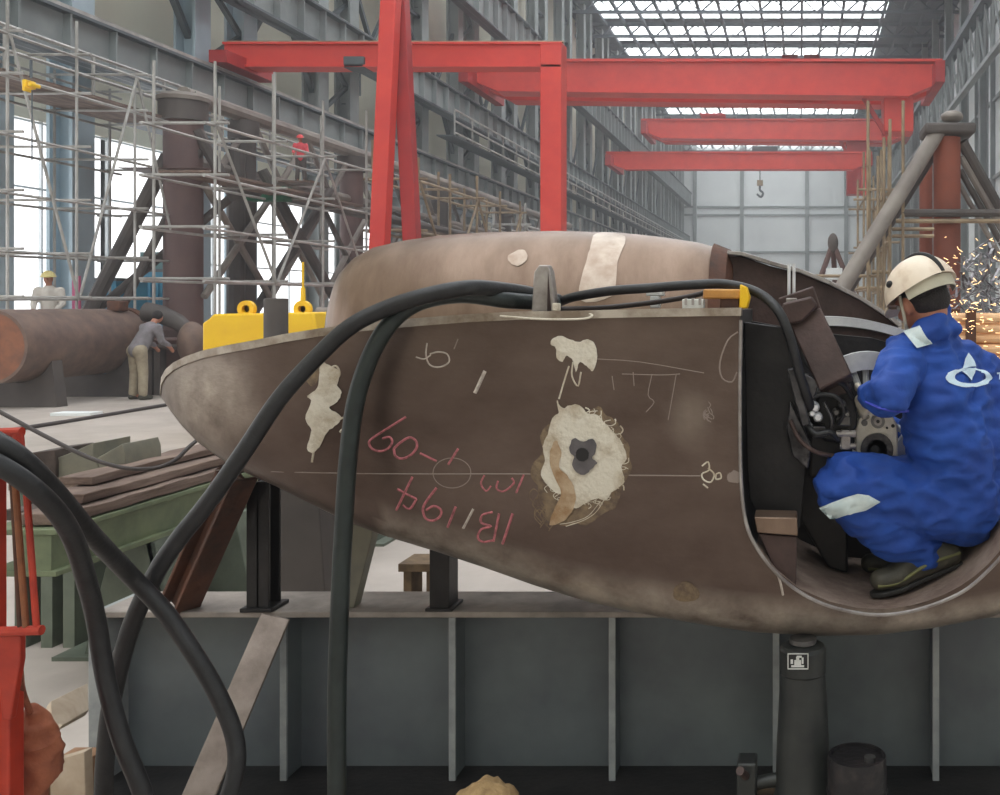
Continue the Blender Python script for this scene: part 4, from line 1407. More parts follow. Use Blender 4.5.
prop('timber_block', 'timber block on the floor carrying the black jack', 'block', MB().b2((P(752, 0, 3.3).x, 3.2, 0), (P(836, 0, 3.3).x, 3.44, .14)), 'timber_block', .006)
t = thing('oil_drum', 'small black stained drum on the floor right of the jack', 'drum', P(857, CY + H * F / 3.25, 3.25))
c = P(857, 0, 3.22)
MB().lathe([(.088, 0), (.095, .006), (.095, .34), (.092, .352), (.085, .352), (.085, .34), (0, .338)], 36, c=(c.x, 3.22, 0)).build('drum_body', 'tank_black', t)
MB().lathe([(.097, .11), (.1, .118), (.097, .126)], 36, c=(c.x, 3.22, 0)).build('drum_hoop', 'tank_black', t)
MB().lathe([(.097, .23), (.1, .238), (.097, .246)], 36, c=(c.x, 3.22, 0)).build('drum_hoop', 'tank_black', t)
MB().lathe([(.018, .338), (.018, .356), (0, .356)], 14, c=(c.x + .04, 3.2, 0)).build('bung', 'grey_metal', t)

m = MB()
c = P(484, 0, 3.2)
m.ball((c.x, 3.2, .12), (.12, .12, .155), 36, 22)
for i, v in enumerate(m.v):
    q = Vector(v)
    k = noise.noise(q * 14) * .02 + noise.noise(q * 38) * .01
    n_ = (q - Vector((c.x, 3.2, .12))).normalized()
    q = q + n_ * k
    q.z = max(q.z, .0)
    m.v[i] = tuple(q)
prop('sack', 'crumpled tan sack on the floor in front of the beam', 'sack', m, 'sack', 0)

# dark pedestals and floor clutter seen beneath the casting
t = thing('dark_pedestal', 'dark steel pedestal on the floor beyond the upright post', 'pedestal', P(300, CY + H * F / 4.9, 4.9))
zt = P(0, 488, 4.9).z
a, b = P(268, 0, 4.9).x, P(318, 0, 4.9).x
MB().prism([Vector((a - .02, 4.9, 0)), Vector((b + .06, 4.9, 0)), Vector((b, 4.9, zt)), Vector((a, 4.9, zt))], (0, .35, 0)).build('pedestal_plate', 'jacket_dark', t, bevel=.006)
MB().b2((a - .06, 4.85, 0), (b + .1, 5.3, .03)).build('pedestal_foot', 'jacket_dark', t)
prop('grey_pedestal', 'grey sloping-sided pedestal beyond the raking strut', 'pedestal', MB().prism([Vector((P(186, 0, 5.8).x, 5.8, 0)), Vector((P(255, 0, 5.8).x, 5.8, 0)), P(235, 514, 5.8), P(200, 514, 5.8)], (0, .3, 0)), 'green_grey', .006)
prop('angle_iron', 'dark angle iron lying on the floor beneath the casting', 'angle iron', MB().bar((P(290, 0, 4.6).x, 4.6, .02), (P(330, 0, 5.6).x, 5.6, .02), .06, .03), 'dark_brown_steel')
prop('channel_offcut', 'dark steel channel lying on blocks beyond the short post', 'steel section', MB().b2((P(398, 0, 6.0).x, 6.0, P(0, 572, 6.0).z), (P(437, 0, 6.0).x, 6.25, P(0, 564, 6.0).z)).b2((P(402, 0, 6.0).x, 6.02, 0), (P(410, 0, 6.0).x, 6.2, P(0, 572, 6.0).z)).b2((P(425, 0, 6.0).x, 6.02, 0), (P(434, 0, 6.0).x, 6.2, P(0, 572, 6.0).z)), 'timber_block')
prop('tan_carton', 'tan carton on the floor seen between post and hanging hose', 'carton', MB().b2((P(316, 0, 6.4).x, 6.4, 0), (P(338, 0, 6.4).x, 6.6, P(0, 518, 6.4).z)), 'brown_card')

# =================================================================== GREEN BEAM with wood, left
XG = -3.45
def gx(px, d):
    return (px - CX) / F * d


t = thing('green_beam', 'green painted steel beam carrying the wood stack at left', 'beam', (XG, 4.6, .45))
zg = .80
MB().b2((XG - .2, 4.45, zg - .025), (XG + .14, 8.2, zg)).build('top_flange', 'green_paint', t, bevel=.003)
MB().b2((XG - .03, 4.46, zg - .19), (XG + .11, 8.2, zg - .02)).build('web', 'green_paint', t)
MB().b2((XG - .2, 4.45, zg - .21), (XG + .14, 8.2, zg - .185)).build('bottom_flange', 'green_paint', t, bevel=.003)
for i, (d, lab) in enumerate(((5.1, 'sloping grey-green pedestal under the near end of the green beam'), (6.2, 'sloping grey-green pedestal under the green beam, next along'), (7.5, 'far grey-green pedestal under the green beam'))):
    t = thing('beam_pedestal', lab, 'pedestal', (XG, d, 0), 'pedestals of the green beam')
    MB().prism([Vector((XG - .2, d, .02)), Vector((XG + .26, d, .02)), Vector((XG + .14, d, zg - .21)), Vector((XG - .06, d, zg - .21))], (0, .03, 0)).build('face_plate', 'green_grey', t, bevel=.004)
    MB().prism([Vector((XG + .26, d, .02)), Vector((XG + .26, d + .4, .02)), Vector((XG + .14, d + .3, zg - .21)), Vector((XG + .14, d, zg - .21))], (-.03, 0, 0)).build('side_plate', 'green_grey', t, bevel=.004)
    MB().b2((XG - .33, d - .05, 0), (XG + .35, d + .5, .02)).build('foot_plate', 'green_grey', t)
rr = random.Random(3)
for (dx, y0, y1, z, w, h, mt, lab) in ((.03, 4.5, 7.4, zg + .008, .2, .05, 'old_wood', 'long weathered plank lying directly on the green beam'),
                                       (-.02, 4.7, 8.0, zg + .066, .2, .045, 'old_wood', 'weathered plank second up on the green beam'),
                                       (-.1, 4.9, 8.1, zg + .118, .16, .04, 'old_wood', 'weathered plank on top of the stack on the green beam'),
                                       (-.155, 4.6, 6.6, zg + .008, .12, .045, 'dark_wood', 'dark timber behind the lowest plank on the green beam')):
    m = MB()
    n = 26
    for i in range(n + 1):
        y = y0 + (y1 - y0) * i / n
        j = [rr.uniform(-.006, .006) for _ in range(4)]
        x = XG + dx
        m.v += [(x - w / 2 + j[0], y, z), (x + w / 2 + j[1], y, z), (x + w / 2 + j[2], y, z + h + j[3]), (x - w / 2 + j[0], y, z + h - j[2])]
    for i in range(n):
        for k in range(4):
            l = (k + 1) % 4
            m.f.append((i * 4 + k, i * 4 + 4 + k, i * 4 + 4 + l, i * 4 + l))
    m.f += [(0, 1, 2, 3), tuple(n * 4 + k for k in (3, 2, 1, 0))]
    tag(m.build('plank', mt, None, bevel=.004), lab, 'plank', 'wood on the green beam')


def wedge(label, poly, d, dep, mt, base):
    t = tag(MB().prism([P(x, y, d) for x, y in poly], (0, dep, 0)).build('steel_offcut', mt, None, bevel=.004), label, 'offcut')
    return t


# offcuts standing on a low trestle behind the planks
ZK = P(0, 478, 5.3).z
t = thing('low_trestle', 'low timber-topped trestle under the steel offcuts at left', 'trestle', (-4.0, 5.3, 0))
MB().b2((gx(14, 5.3), 5.26, ZK - .06), (gx(100, 5.3), 5.62, ZK)).build('trestle_top', 'old_wood', t, bevel=.004)
for x in (22, 48, 70):
    MB().b2((gx(x, 5.3), 5.25, 0), (gx(x, 5.3) + .06, 5.65, ZK - .06)).build('leg', 'green_grey', t)
wedge('dark timber offcut at the left end of the offcuts by the red frame', [(22, 478), (22, 458), (30, 453), (54, 450), (56, 462), (56, 478)], 5.3, .3, 'dark_wood', ZK)
wedge('grey-green steel offcut with one raised corner, middle of the three', [(57, 478), (57, 458), (75, 451), (93, 443), (93, 456), (100, 470), (100, 478)], 5.32, .3, 'plate_block', ZK)
wedge('grey steel offcut with a sloping top, nearest the casting nose', [(101, 478), (97, 458), (122, 444), (125, 453), (126, 478)], 5.3, .3, 'plate_block', ZK)

# =================================================================== RED FRAME at the left edge
t = thing('red_tubular_frame', 'orange-red steel frame with upright bars at the left edge', 'frame', P(5, CY + H * F / 2.45, 2.45))
d = 2.45
def vbar(name, x0, x1, y0, y1, dd, mt, dep=.04):
    return MB().b2((gx(x0, dd), dd, P(0, y1, dd).z), (gx(x1, dd), dd + dep, P(0, y0, dd).z)).build(name, mt, t, bevel=.004)


vbar('main_post', -34, -12, 446, CY + H * F / d, d, 'red_orange', .06)
vbar('lower_panel', -60, 9, 640, CY + H * F / d, d + .02, 'red_orange', .05)
MB().tube([P(-40, 434, d), P(22, 432, d)], .012, 10).build('top_bar', 'red_orange', t)
MB().tube(spline([P(10, 434, d + .01), P(16, 440, d + .01), P(18, 455, d + .01), P(20, 480, d + .01)], 5), .009, 8).build('top_bracket', 'rust', t)
for x0, x1, mt in ((10, 13, 'rust'), (14, 21, 'rust_orange'), (25, 31, 'red_orange')):
    a, b = P(x0, 470 if x0 > 10 else 440, d), P((x0 + x1) / 2 + 9, 634, d)
    MB().tube([a, b], .0075 if x1 - x0 > 3 else .006, 10).build('upright_bar', mt, t)
MB().tube([P(18, 434, d), P(22, 480, d)], .012, 10).build('upright_bar', 'red_orange', t)
MB().tube([P(-10, 632, d), P(42, 630, d)], .012, 10).build('lower_rail', 'red_orange', t)
MB().prism([P(-6, 636, d), P(20, 630, d), P(20, 660, d), P(10, 720, d), P(2, 720, d)], (0, .02, 0)).build('gusset', 'red_orange', t, bevel=.003)

m = MB()
c = P(33, 752, 2.62)
m.ball(c, (.042, .05, .135), 36, 40)
for i, v in enumerate(m.v):
    q = Vector(v)
    n_ = (q - c)
    n_.z *= .3
    n_.normalize()
    m.v[i] = tuple(q + n_ * (noise.noise(q * 10) * .026 - .03 * abs(noise.noise(Vector((q.x * 15 + q.z * 7, q.y * 15, q.z * 20)))) + .012))
t = thing('cloth_bag', 'rust-orange cloth bag hanging on the red frame at lower left', 'bag', P(38, 790, 2.62))
MB().add(m.v, m.f).build('bag', 'bag_cloth', t, smooth=70)
MB().tube(spline([P(30, 712, 2.6), P(22, 690, 2.52), P(20, 672, 2.47)], 4), .008, 8).build('drawstring', 'bag_cloth', t)

# boxes on the floor between the red frame and the beam
prop('pale_board', 'pale board lying tilted on a carton, left of the beam end', 'board', MB().prism([P(46, 707, 3.3), P(84, 688, 3.6), P(85, 716, 3.5), P(58, 731, 3.2), P(46, 731, 3.2)], (0, .02, .012)), 'card')
prop('carton', 'brown carton under the pale tilted board, left of the beam end', 'carton', MB().b2((gx(50, 3.5), 3.3, .0), (gx(84, 3.5), 3.62, .2)), 'brown_card')
prop('pale_slab', 'pale concrete slab on the floor left of the beam end', 'slab', MB().prism([P(50, 762, 3.28), P(84, 752, 3.28), P(86, 820, 3.28), P(50, 820, 3.28)], (0, .04, 0)), 'card')

# =================================================================== BIG PIPE, left
t = thing('large_steel_pipe', 'big rusty brown steel pipe lying at far left, open end towards us', 'pipe', P(-10, CY + H * F / 17, 17))
c0, c1 = P(-10, 347, 17), P(-10, 347, 17) + Vector((0, 3.3, 0))
M_ = Matrix.Rotation(-PI / 2, 3, 'X')
r = .64
MB().lathe([(0, .1), (r * .92, .1), (r * .92, 0), (r, 0), (r, 3.3), (0, 3.3)], 40, M=M_, c=c0).build('pipe_wall', 'pipe_brown', t)
MB().lathe([(0, 0), (r * .915, 0), (r * .915, .03), (0, .03)], 40, M=M_, c=c0 + Vector((0, .02, 0))).build('end_cover', 'pipe_end', t, label='rusty end face of the pipe, orange light painted in')
MB().lathe([(r * .92, 0), (r * 1.04, 0), (r * 1.04, .22), (r * .92, .22)], 40, M=M_, c=c1 + Vector((0, -.1, 0))).build('end_band', 'rust', t)
MB().b2(c1 + Vector((.1, -.6, r - .05)), c1 + Vector((.35, -.3, r + .16))).build('end_lug', 'rust', t, bevel=.03)
for k in range(2):
    y = c0.y + .6 + k * 2.0
    prop('pipe_cradle', ('near', 'far')[k] + ' dark timber cradle under the big rusty pipe', 'cradle', MB().prism([Vector((c0.x - .7, y, 0)), Vector((c0.x + .7, y, 0)), *[Vector((c0.x + .655 * math.cos(q_), y, c0.z - .655 * math.sin(q_))) for q_ in [.42 + (PI - .84) * i_ / 12 for i_ in range(13)]]], (0, .25, 0)), 'jacket_dark')
# flanged spool to the right of the pipe
t = thing('flanged_spool', 'dark pipe spool with a round brown flange, right of the big pipe', 'pipe fitting', P(165, CY + H * F / 20, 20))
MB().tube([P(146, 312, 20), P(160, 314, 20), P(178, 322, 20.0), P(192, 334, 20)], [.2, .18, .16, .14], 14).build('elbow_pipe', 'jacket_dark', t)
MB().ball(P(192, 343, 19.9), (.25, .3, .43), 24, 16).build('flange_dome', 'pipe_brown', t)
for y in (340, 347):
    MB().tube([P(141, y, 19.9), P(186, y, 19.9)], .05, 8).build('tie_bar', 'jacket_dark' if y == 347 else 'jacket_brown', t)
for x in (152, 160, 188):
    p = P(x, 345, 20)
    MB().b2((p.x - .06, 19.9, 0), (p.x + .06, 20.1, p.z)).build('stand_leg', 'jacket_dark', t)
MB().b2(P(148, 330, 20.1), P(188, 372, 20.2)).build('shield_plate', 'jacket_brown', t)
prop('steel_plate', 'pale narrow strip on the dark floor under the big pipe', 'strip', MB().b2((gx(50, 16.2), 16.2, 0), (gx(90, 16.2), 16.5, .05)), 'pale_wall')
# ground timbers in the shade of the pipe

# yellow lifting beam and dark bollard behind the casting nose
t = thing('yellow_lifting_beam', 'bright yellow lifting beam with eye lugs behind the casting', 'lifting beam', P(255, CY + H * F / 14, 14))
d = 14
MB().prism([P(x, y, d) for x, y in ((202, 323), (208, 319), (213, 314), (314, 312), (316, 332), (316, 372), (204, 372), (202, 350))], (0, .5, 0)).build('beam_body', 'yellow_paint', t, bevel=.03)
for x in (247, 303):
    m = MB()
    c = P(x, 309, d + .2)
    m.lathe([(.055, -.04), (.12, -.04), (.12, .04), (.055, .04), (.055, -.04)], 20, M=Matrix.Rotation(PI / 2, 3, 'X'), c=c)
    m.b2(c + Vector((-.12, -.04, -.2)), c + Vector((.12, .04, -.06)))
    m.build('eye_lug', 'yellow_paint', t)
for x in (212, 306):
    X = gx(x, d)
    MB().b2((X - .1, d + .05, 0), (X + .1, d + .45, P(0, 372, d).z)).build('leg', 'yellow_paint', t)
tag(MB().tube([P(303, 306, d + .2), P(303, 285, d + .2), P(303, 262, d + .2)], .016, 8).lathe([(.04, 0), (.03, .25), (0, .3)], 10, c=P(303, 306, d + .2)).build('sling', 'yellow_paint'), 'yellow lifting sling rising from the right eye of the yellow beam', 'sling')
c = P(276, 0, 12.6)
prop('steel_bollard', 'dark round upright pipe standing in front of the yellow lifting beam', 'post', MB().lathe([(.14, 0), (.14, P(0, 299, 12.6).z), (.12, P(0, 299, 12.6).z + .01), (.12, P(0, 303, 12.6).z)], 24, c=(c.x, 12.6, 0)), 'jacket_dark', 0)
tag(MB().tube([(gx(322, 15), 15, .6), (gx(348, 15), 15, .6)], .12, 14).tube([(gx(318, 15), 15, P(0, 313, 15).z), (gx(350, 15), 15, P(0, 313, 15).z)], .09, 14).b2((gx(324, 15), 14.9, 0), (gx(330, 15), 15.1, 1.6)).build('pipe_stub', 'jacket_grey'), 'grey-brown pipe stub on a stand right of the yellow beam', 'pipe')
# =================================================================== THE WORKER (seen from behind, squatting in the bore)
wk = thing('person', 'person in blue coverall and white helmet squatting in the bore, back turned, at a machine', 'person', P(925, 590, 3.5))


def Q(x, y, d, r):
    return (P(x, y, d), r)


# ---- skin body: one continuous surface
mb = MB()
neck, headc = P(929, 328, 3.47), P(922, 300, 3.44)
fdir = Vector((-.50, .84, -.30)).normalized()          # where he looks
ldir = Vector((-.84, -.50, 0)).normalized()            # his left
udir = ldir.cross(fdir) * -1
udir = fdir.cross(ldir)
if udir.z < 0:
    udir = -udir
HM = Matrix.Rotation(math.radians(-10), 3, fdir) @ Matrix((fdir, ldir, udir)).transposed()
def hd(f, l, u):
    return headc + HM @ Vector((f, l, u))


mb.ball(hd(0, 0, .015), (.09, .072, .1), 20, 14, HM)
mb.ball(hd(.03, 0, -.055), (.066, .058, .062), 16, 10, HM)       # jaw
mb.ball(hd(.083, 0, -.082), (.02, .022, .018), 10, 8, HM)        # chin
mb.ball(hd(.104, 0, -.022), (.02, .014, .022), 10, 8, HM)        # nose
mb.ball(hd(.09, 0, -.055), (.014, .026, .008), 10, 8, HM)        # lips
for s in (1, -1):
    mb.ball(hd(-.005, s * .078, -.012), (.022, .012, .034), 10, 8, HM)  # ears
    mb.ball(hd(.084, s * .034, .022), (.016, .022, .01), 10, 8, HM)     # brow
    mb.ball(hd(.07, s * .042, -.028), (.024, .022, .02), 10, 8, HM)     # cheek
chain(mb, [(neck + Vector((.01, .0, -.06)), .062), (neck, .056), (hd(-.03, 0, -.05), .056)])
# trunk and limbs under the cloth
chain(mb, [Q(940, 366, 3.5, .06), Q(968, 440, 3.56, .1), Q(985, 490, 3.58, .1)])
LS, LE, LW = P(903, 354, 3.40), P(890, 398, 3.18), P(873, 393, 3.36)
RS, RE, RW = P(990, 388, 3.64), P(938, 452, 3.82), P(892, 432, 3.70)
chain(mb, [(P(938, 372, 3.47), .05), (LS + Vector((.01, 0, -.01)), .05), (LE, .042), (LW, .03)])
chain(mb, [(P(955, 392, 3.56), .05), (RS + Vector((-.02, 0, -.03)), .045), (RE, .042), (RW, .03)])
LH, LK, LA = P(962, 502, 3.47), P(838, 483, 3.36), P(922, 556, 3.46)
RH, RK, RA = P(1000, 498, 3.66), P(868, 500, 3.76), P(918, 550, 3.72)
chain(mb, [(LH, .09), (LK, .058), (LA, .04)])
chain(mb, [(RH, .09), (RK, .058), (RA, .04)])


def hand(mb, w, tip, side, curl):
    """palm plus four unequal bent fingers and a thumb from the side of the palm"""
    t = (tip - w).normalized()
    s = (side - t * side.dot(t)).normalized()
    n = t.cross(s)
    pm = w + t * .05
    for a in (-.026, -.009, .009, .026):
        chain(mb, [(w + s * a * .6, .017), (w + t * .085 + s * a, .0135)])
    for i, (a, L) in enumerate(((-.03, .058), (-.0105, .074), (.0105, .08), (.03, .07))):
        b0 = w + t * .088 + s * a
        b1 = b0 + (t * math.cos(curl * .4) + n * math.sin(curl * .4)) * L * .45
        b2_ = b1 + (t * math.cos(curl) + n * math.sin(curl)) * L * .32
        b3 = b2_ + (t * math.cos(curl * 1.6) + n * math.sin(curl * 1.6)) * L * .26
        chain(mb, [(b0, .0105), (b1, .0095), (b2_, .0088), (b3, .0078)])
    t0 = w + t * .03 + s * .032
    t1 = t0 + (s * .8 + t * .5 + n * .3).normalized() * .04
    t2 = t1 + (t * .9 + n * .5).normalized() * .034
    chain(mb, [(t0, .013), (t1, .0115), (t2, .0095)])


me = remeshed(mb, .009, 4)
link('body', me, 'skin', wk, smooth=180)
for s in (1, -1):
    MB().ball(hd(.086, s * .034, .004), .0115, 12, 8).build('eye', 'plate_white', wk, label='eye')
    MB().ball(hd(.0955, s * .034, .004), .005, 8, 6).build('eye_iris', 'hair', wk)
g = MB()
hand(g, LW + (P(861, 404, 3.42) - LW) * .1, P(858, 410, 3.44), Vector((-.3, 0, 1)), 1.0)
link('glove', remeshed(g, .0042, 2), 'glove_cream', wk, smooth=180, label='cream glove on the left hand')
g = MB()
hand(g, RW, RW + Vector((-.08, -.05, -.04)), Vector((0, 0, 1)), 1.1)
link('glove', remeshed(g, .0042, 2), 'glove_cream', wk, smooth=180, label='cream glove on the right hand')

# ---- coverall
mb = MB()
# trunk: left and right columns, bent forward over the knees
for k in (0, .33, .66, 1):
    def mixp(a, b):
        return P(*[p + (q - p) * k for p, q in zip(a, b)])
    chain(mb, [(mixp((962, 494, 3.46), (1016, 490, 3.68)), .14), (mixp((954, 470, 3.44), (1014, 470, 3.70)), .142),
               (mixp((946, 440, 3.42), (1010, 445, 3.70)), .138), (mixp((938, 405, 3.41), (1004, 415, 3.68)), .128),
               (mixp((928, 374, 3.42), (992, 396, 3.64)), .104), (mixp((926, 352, 3.44), (974, 372, 3.60)), .085)])
chain(mb, [(P(922, 352, 3.43), .075), (LS + Vector((.015, 0, -.005)), .077), (LS.lerp(LE, .5), .069), (LE, .058), (LE.lerp(LW, .55), .052), (LW, .045)])
chain(mb, [(P(932, 345, 3.46), .08), (P(975, 376, 3.6), .085), (RS, .085), (RS.lerp(RE, .5), .07), (RE, .06), (RW, .05)])
chain(mb, [(P(928, 340, 3.46), .07), (P(932, 325, 3.46), .07), (P(934, 319, 3.455), .068)])       # collar
chain(mb, [(P(914, 335, 3.40), .036), (P(924, 331, 3.375), .042), (P(937, 326, 3.39), .044), (P(949, 326, 3.44), .042)])
chain(mb, [(LH, .14), (LH.lerp(LK, .5), .12), (LK + Vector((.03, 0, .0)), .094)])
chain(mb, [(LK + Vector((.02, 0, -.01)), .094), (LK.lerp(LA, .35), .096), (LK.lerp(LA, .7), .09), (LA + Vector((0, 0, .02)), .07)])
chain(mb, [(RH, .15), (RH.lerp(RK, .5), .115), (RK, .09), (RK.lerp(RA, .4), .088), (RA, .07)])
me = remeshed(mb, .0095, 7, wrinkle=.016, wscale=6.5, wstretch=(1.0, 1.0, 2.2))
cov = link('coverall', me, 'coverall_blue', wk, smooth=180, label='blue work coverall')
BC = make_bvh([cov])
patch('shoulder_patch', BC, [(904, 333), (920, 327), (932, 343), (916, 350)], 'reflective', cov, .008, step=3, dflt=3.4, soft=False, label='white reflective patch on the left shoulder')
patch('leg_patch', BC, [(819, 508), (830, 504), (846, 496), (858, 493), (868, 495), (879, 501), (864, 509), (850, 513), (838, 517), (830, 519)], 'reflective', cov, .009, step=3, dflt=3.3, soft=False, label='white reflective strip on the left shin')
# emblem on the back: ring with a split sail above it
ring_o = circle_px(968.5, 378, 23, 9.5, 40)[:-1]
ring_i = circle_px(969.5, 377, 15.5, 7, 40)[:-1]
m = MB()
for (a, b) in zip(ring_o, ring_i):
    m.v += [tuple(hit(BC, a[0], a[1], .004, 3.4)), tuple(hit(BC, (a[0] + b[0]) / 2, (a[1] + b[1]) / 2, .004, 3.4)), tuple(hit(BC, b[0], b[1], .004, 3.4))]
for i in range(40):
    j = (i + 1) % 40
    for k in (0, 1):
        m.f.append((i * 3 + k, j * 3 + k, j * 3 + k + 1, i * 3 + k + 1))
m.build('emblem_ring', 'logo_white', cov, smooth=60)
patch('emblem_sail', BC, [(967, 353), (970, 357), (973, 362), (974.5, 367), (968, 368.4), (961, 370), (962, 365), (964.3, 359)], 'logo_white', cov, .007, step=3, dflt=3.4, soft=False)
patch('emblem_sail', BC, [(960.5, 371.6), (967, 370), (974.5, 368.4), (974, 373), (972, 378), (970, 380.5), (965.5, 376)], 'logo_white', cov, .007, step=3, dflt=3.4, soft=False)
patch('emblem_letter', BC, [(995, 372), (1003, 372), (1003, 374.5), (1000, 374.5), (1000, 381), (998, 381), (998, 374.5), (995, 374.5)], 'logo_white', cov, .007, step=3, dflt=3.4, soft=False)
m = MB().tube(stroke(BC, [(866, 402), (880, 408), (896, 411), (908, 411)], .002, dflt=3.2), .005, 6)
m.build('sleeve_piping', 'coverall_piping', cov)
# ---- helmet
hm = HM
# tip the shell back a little so that it sits over the back of the head
tilt = Matrix.Rotation(math.radians(8), 3, ldir)
hc_ = hd(-.008, 0, .034)
HM2 = tilt @ HM


def hp(f, l, u):
    return hc_ + HM2 @ Vector((f, l, u))


m = MB()
N, K = 40, 14
A, B, C_ = .136, .118, .116
for i in range(K):
    t_ = PI / 2 * i / (K - 1)
    for k in range(N):
        g_ = 2 * PI * k / N
        fl = 1 + .04 * (1 - math.sin(t_)) ** 4
        m.v.append(tuple(hp(A * math.cos(t_) * math.cos(g_) * fl, B * math.cos(t_) * math.sin(g_) * fl, C_ * math.sin(t_) ** .92 - .012 * (1 - math.sin(t_)) * abs(math.sin(g_)) ** 2)))
for i in range(K - 1):
    for k in range(N):
        l = (k + 1) % N
        m.f.append((i * N + k, i * N + l, (i + 1) * N + l, (i + 1) * N + k))
o = len(m.v)
for k in range(N):           # inner lip
    v = Vector(m.v[k])
    m.v.append(tuple(v + (hc_ - v) * .1 + HM2 @ Vector((0, 0, .004))))
    m.v.append(tuple(v + (hc_ - v) * .12 + HM2 @ Vector((0, 0, .05))))
for k in range(N):
    l = (k + 1) % N
    m.f.append((k, l, o + 2 * l, o + 2 * k))
    m.f.append((o + 2 * k, o + 2 * l, o + 2 * l + 1, o + 2 * k + 1))
he = m.build('helmet', 'helmet_white', wk, smooth=60, label='white hard hat with a black ridge and scuffs')
# peak at the front
m = MB()
for k in range(13):
    g_ = -1.0 + 2.0 * k / 12
    e = math.cos(g_ * 1.5)
    m.v += [tuple(hp(A * math.cos(g_), B * math.sin(g_), .0)), tuple(hp(A * math.cos(g_) + .055 * max(0, e), B * math.sin(g_) * 1.02, -.012)),
            tuple(hp(A * math.cos(g_) + .055 * max(0, e), B * math.sin(g_) * 1.02, -.018)), tuple(hp(A * math.cos(g_), B * math.sin(g_), -.008))]
for k in range(12):
    for q in range(4):
        l = (q + 1) % 4
        m.f.append((k * 4 + q, k * 4 + 4 + q, k * 4 + 4 + l, k * 4 + l))
m.build('peak', 'helmet_white', he, smooth=40)
ridge = [hp(A * 1.012 * math.cos(t_), 0, C_ * 1.012 * math.sin(t_) ** .92) for t_ in [PI - .02 - (PI - .8) * i / 20 for i in range(21)]]
MB().tube(ridge, .0085, 8).build('ridge', 'black_plastic', he, label='black ridge over the crown of the helmet')
for s in (1, -1):
    q = hp(.01, s * B * .93, .045)
    MB().ball(q, (.016, .008, .012), 10, 8, HM2).build('vent_slot', 'black_plastic', he)
m = MB()
for k in range(17):
    g_ = PI - 1.25 + 2.5 * k / 16
    m.v += [tuple(hp(A * .95 * math.cos(g_), B * .95 * math.sin(g_), .0)), tuple(hp(A * .93 * math.cos(g_), B * .93 * math.sin(g_), -.04)),
            tuple(hp(A * .89 * math.cos(g_), B * .89 * math.sin(g_), -.04)), tuple(hp(A * .9 * math.cos(g_), B * .9 * math.sin(g_), .0))]
for k in range(16):
    for q in range(4):
        l = (q + 1) % 4
        m.f.append((k * 4 + q, k * 4 + 4 + q, k * 4 + 4 + l, k * 4 + l))
m.build('head_band', 'helmet_band', he, smooth=40, label='beige nape band under the helmet')
m = MB().tube(spline([hd(.0, .088, .03), hd(.01, .088, -.03), hd(.04, .07, -.09), hd(.06, .02, -.115), hd(.06, -.02, -.115), hd(.04, -.07, -.09), hd(.0, -.088, .03)], 5), .006, 6)
m.build('chin_strap', 'helmet_band', he)
m = MB()
m.ball(hd(-.018, 0, .03), (.092, .08, .09), 24, 16, HM)
m.ball(hd(-.045, 0, -.02), (.064, .07, .05), 18, 12, HM)
link('hair', remeshed(m, .008, 3), 'hair', wk, smooth=180)


# ---- boots
def boot(heel, ball_, toe, ank, lab):
    g = MB()
    chain(g, [(ank, .052), (ank.lerp(heel, .6), .05), (heel, .044)])
    chain(g, [(heel, .042), (ball_, .043), (toe, .036)])
    chain(g, [(ank, .048), (ball_ + Vector((.02, 0, .03)), .04)])
    side = (toe - heel).cross(Vector((0, 0, 1))).normalized() * .014
    chain(g, [(ball_ + side, .04), (toe + side * .6, .033)])
    chain(g, [(ball_ - side, .04), (toe - side * .6, .033)])
    b = link('boot', remeshed(g, .007, 4), 'boot', wk, smooth=180, label=lab)
    s = MB()
    dn = Vector((0, 0, -.034))
    w = side.normalized()
    pts = [heel - (toe - heel).normalized() * .04, heel.lerp(ball_, .5), ball_, toe, toe + (toe - ball_).normalized() * .034]
    ws = [.03, .034, .048, .042, .018]
    for p, q in zip(pts, ws):
        s.v += [tuple(p + w * q + dn), tuple(p - w * q + dn), tuple(p - w * q + dn + Vector((0, 0, -.016))), tuple(p + w * q + dn + Vector((0, 0, -.016)))]
    for i in range(4):
        for k in range(4):
            l = (k + 1) % 4
            s.f.append((i * 4 + k, i * 4 + 4 + k, i * 4 + 4 + l, i * 4 + l))
    s.f += [(0, 1, 2, 3), (19, 18, 17, 16)]
    s.build('boot_sole', 'boot_sole', b, bevel=.004)
    u = (ank - heel).normalized()
    m = MB().tube(spline([heel + Vector((.03, -.03, .012)), heel.lerp(ball_, .5) + Vector((0, -.05, .01)), ball_ + Vector((0, -.046, -.012)), toe + Vector((-.01, -.036, -.012))], 5), .006, 6)
    m.build('boot_welt', 'boot_olive', b)
    return b


boot(P(950, 554, 3.46), P(898, 575, 3.43), P(880, 580, 3.41), P(926, 553, 3.46), 'scuffed grey-green left boot')
boot(P(935, 552, 3.72), P(888, 562, 3.74), P(870, 563, 3.74), P(916, 546, 3.72), 'right boot in the shadow')


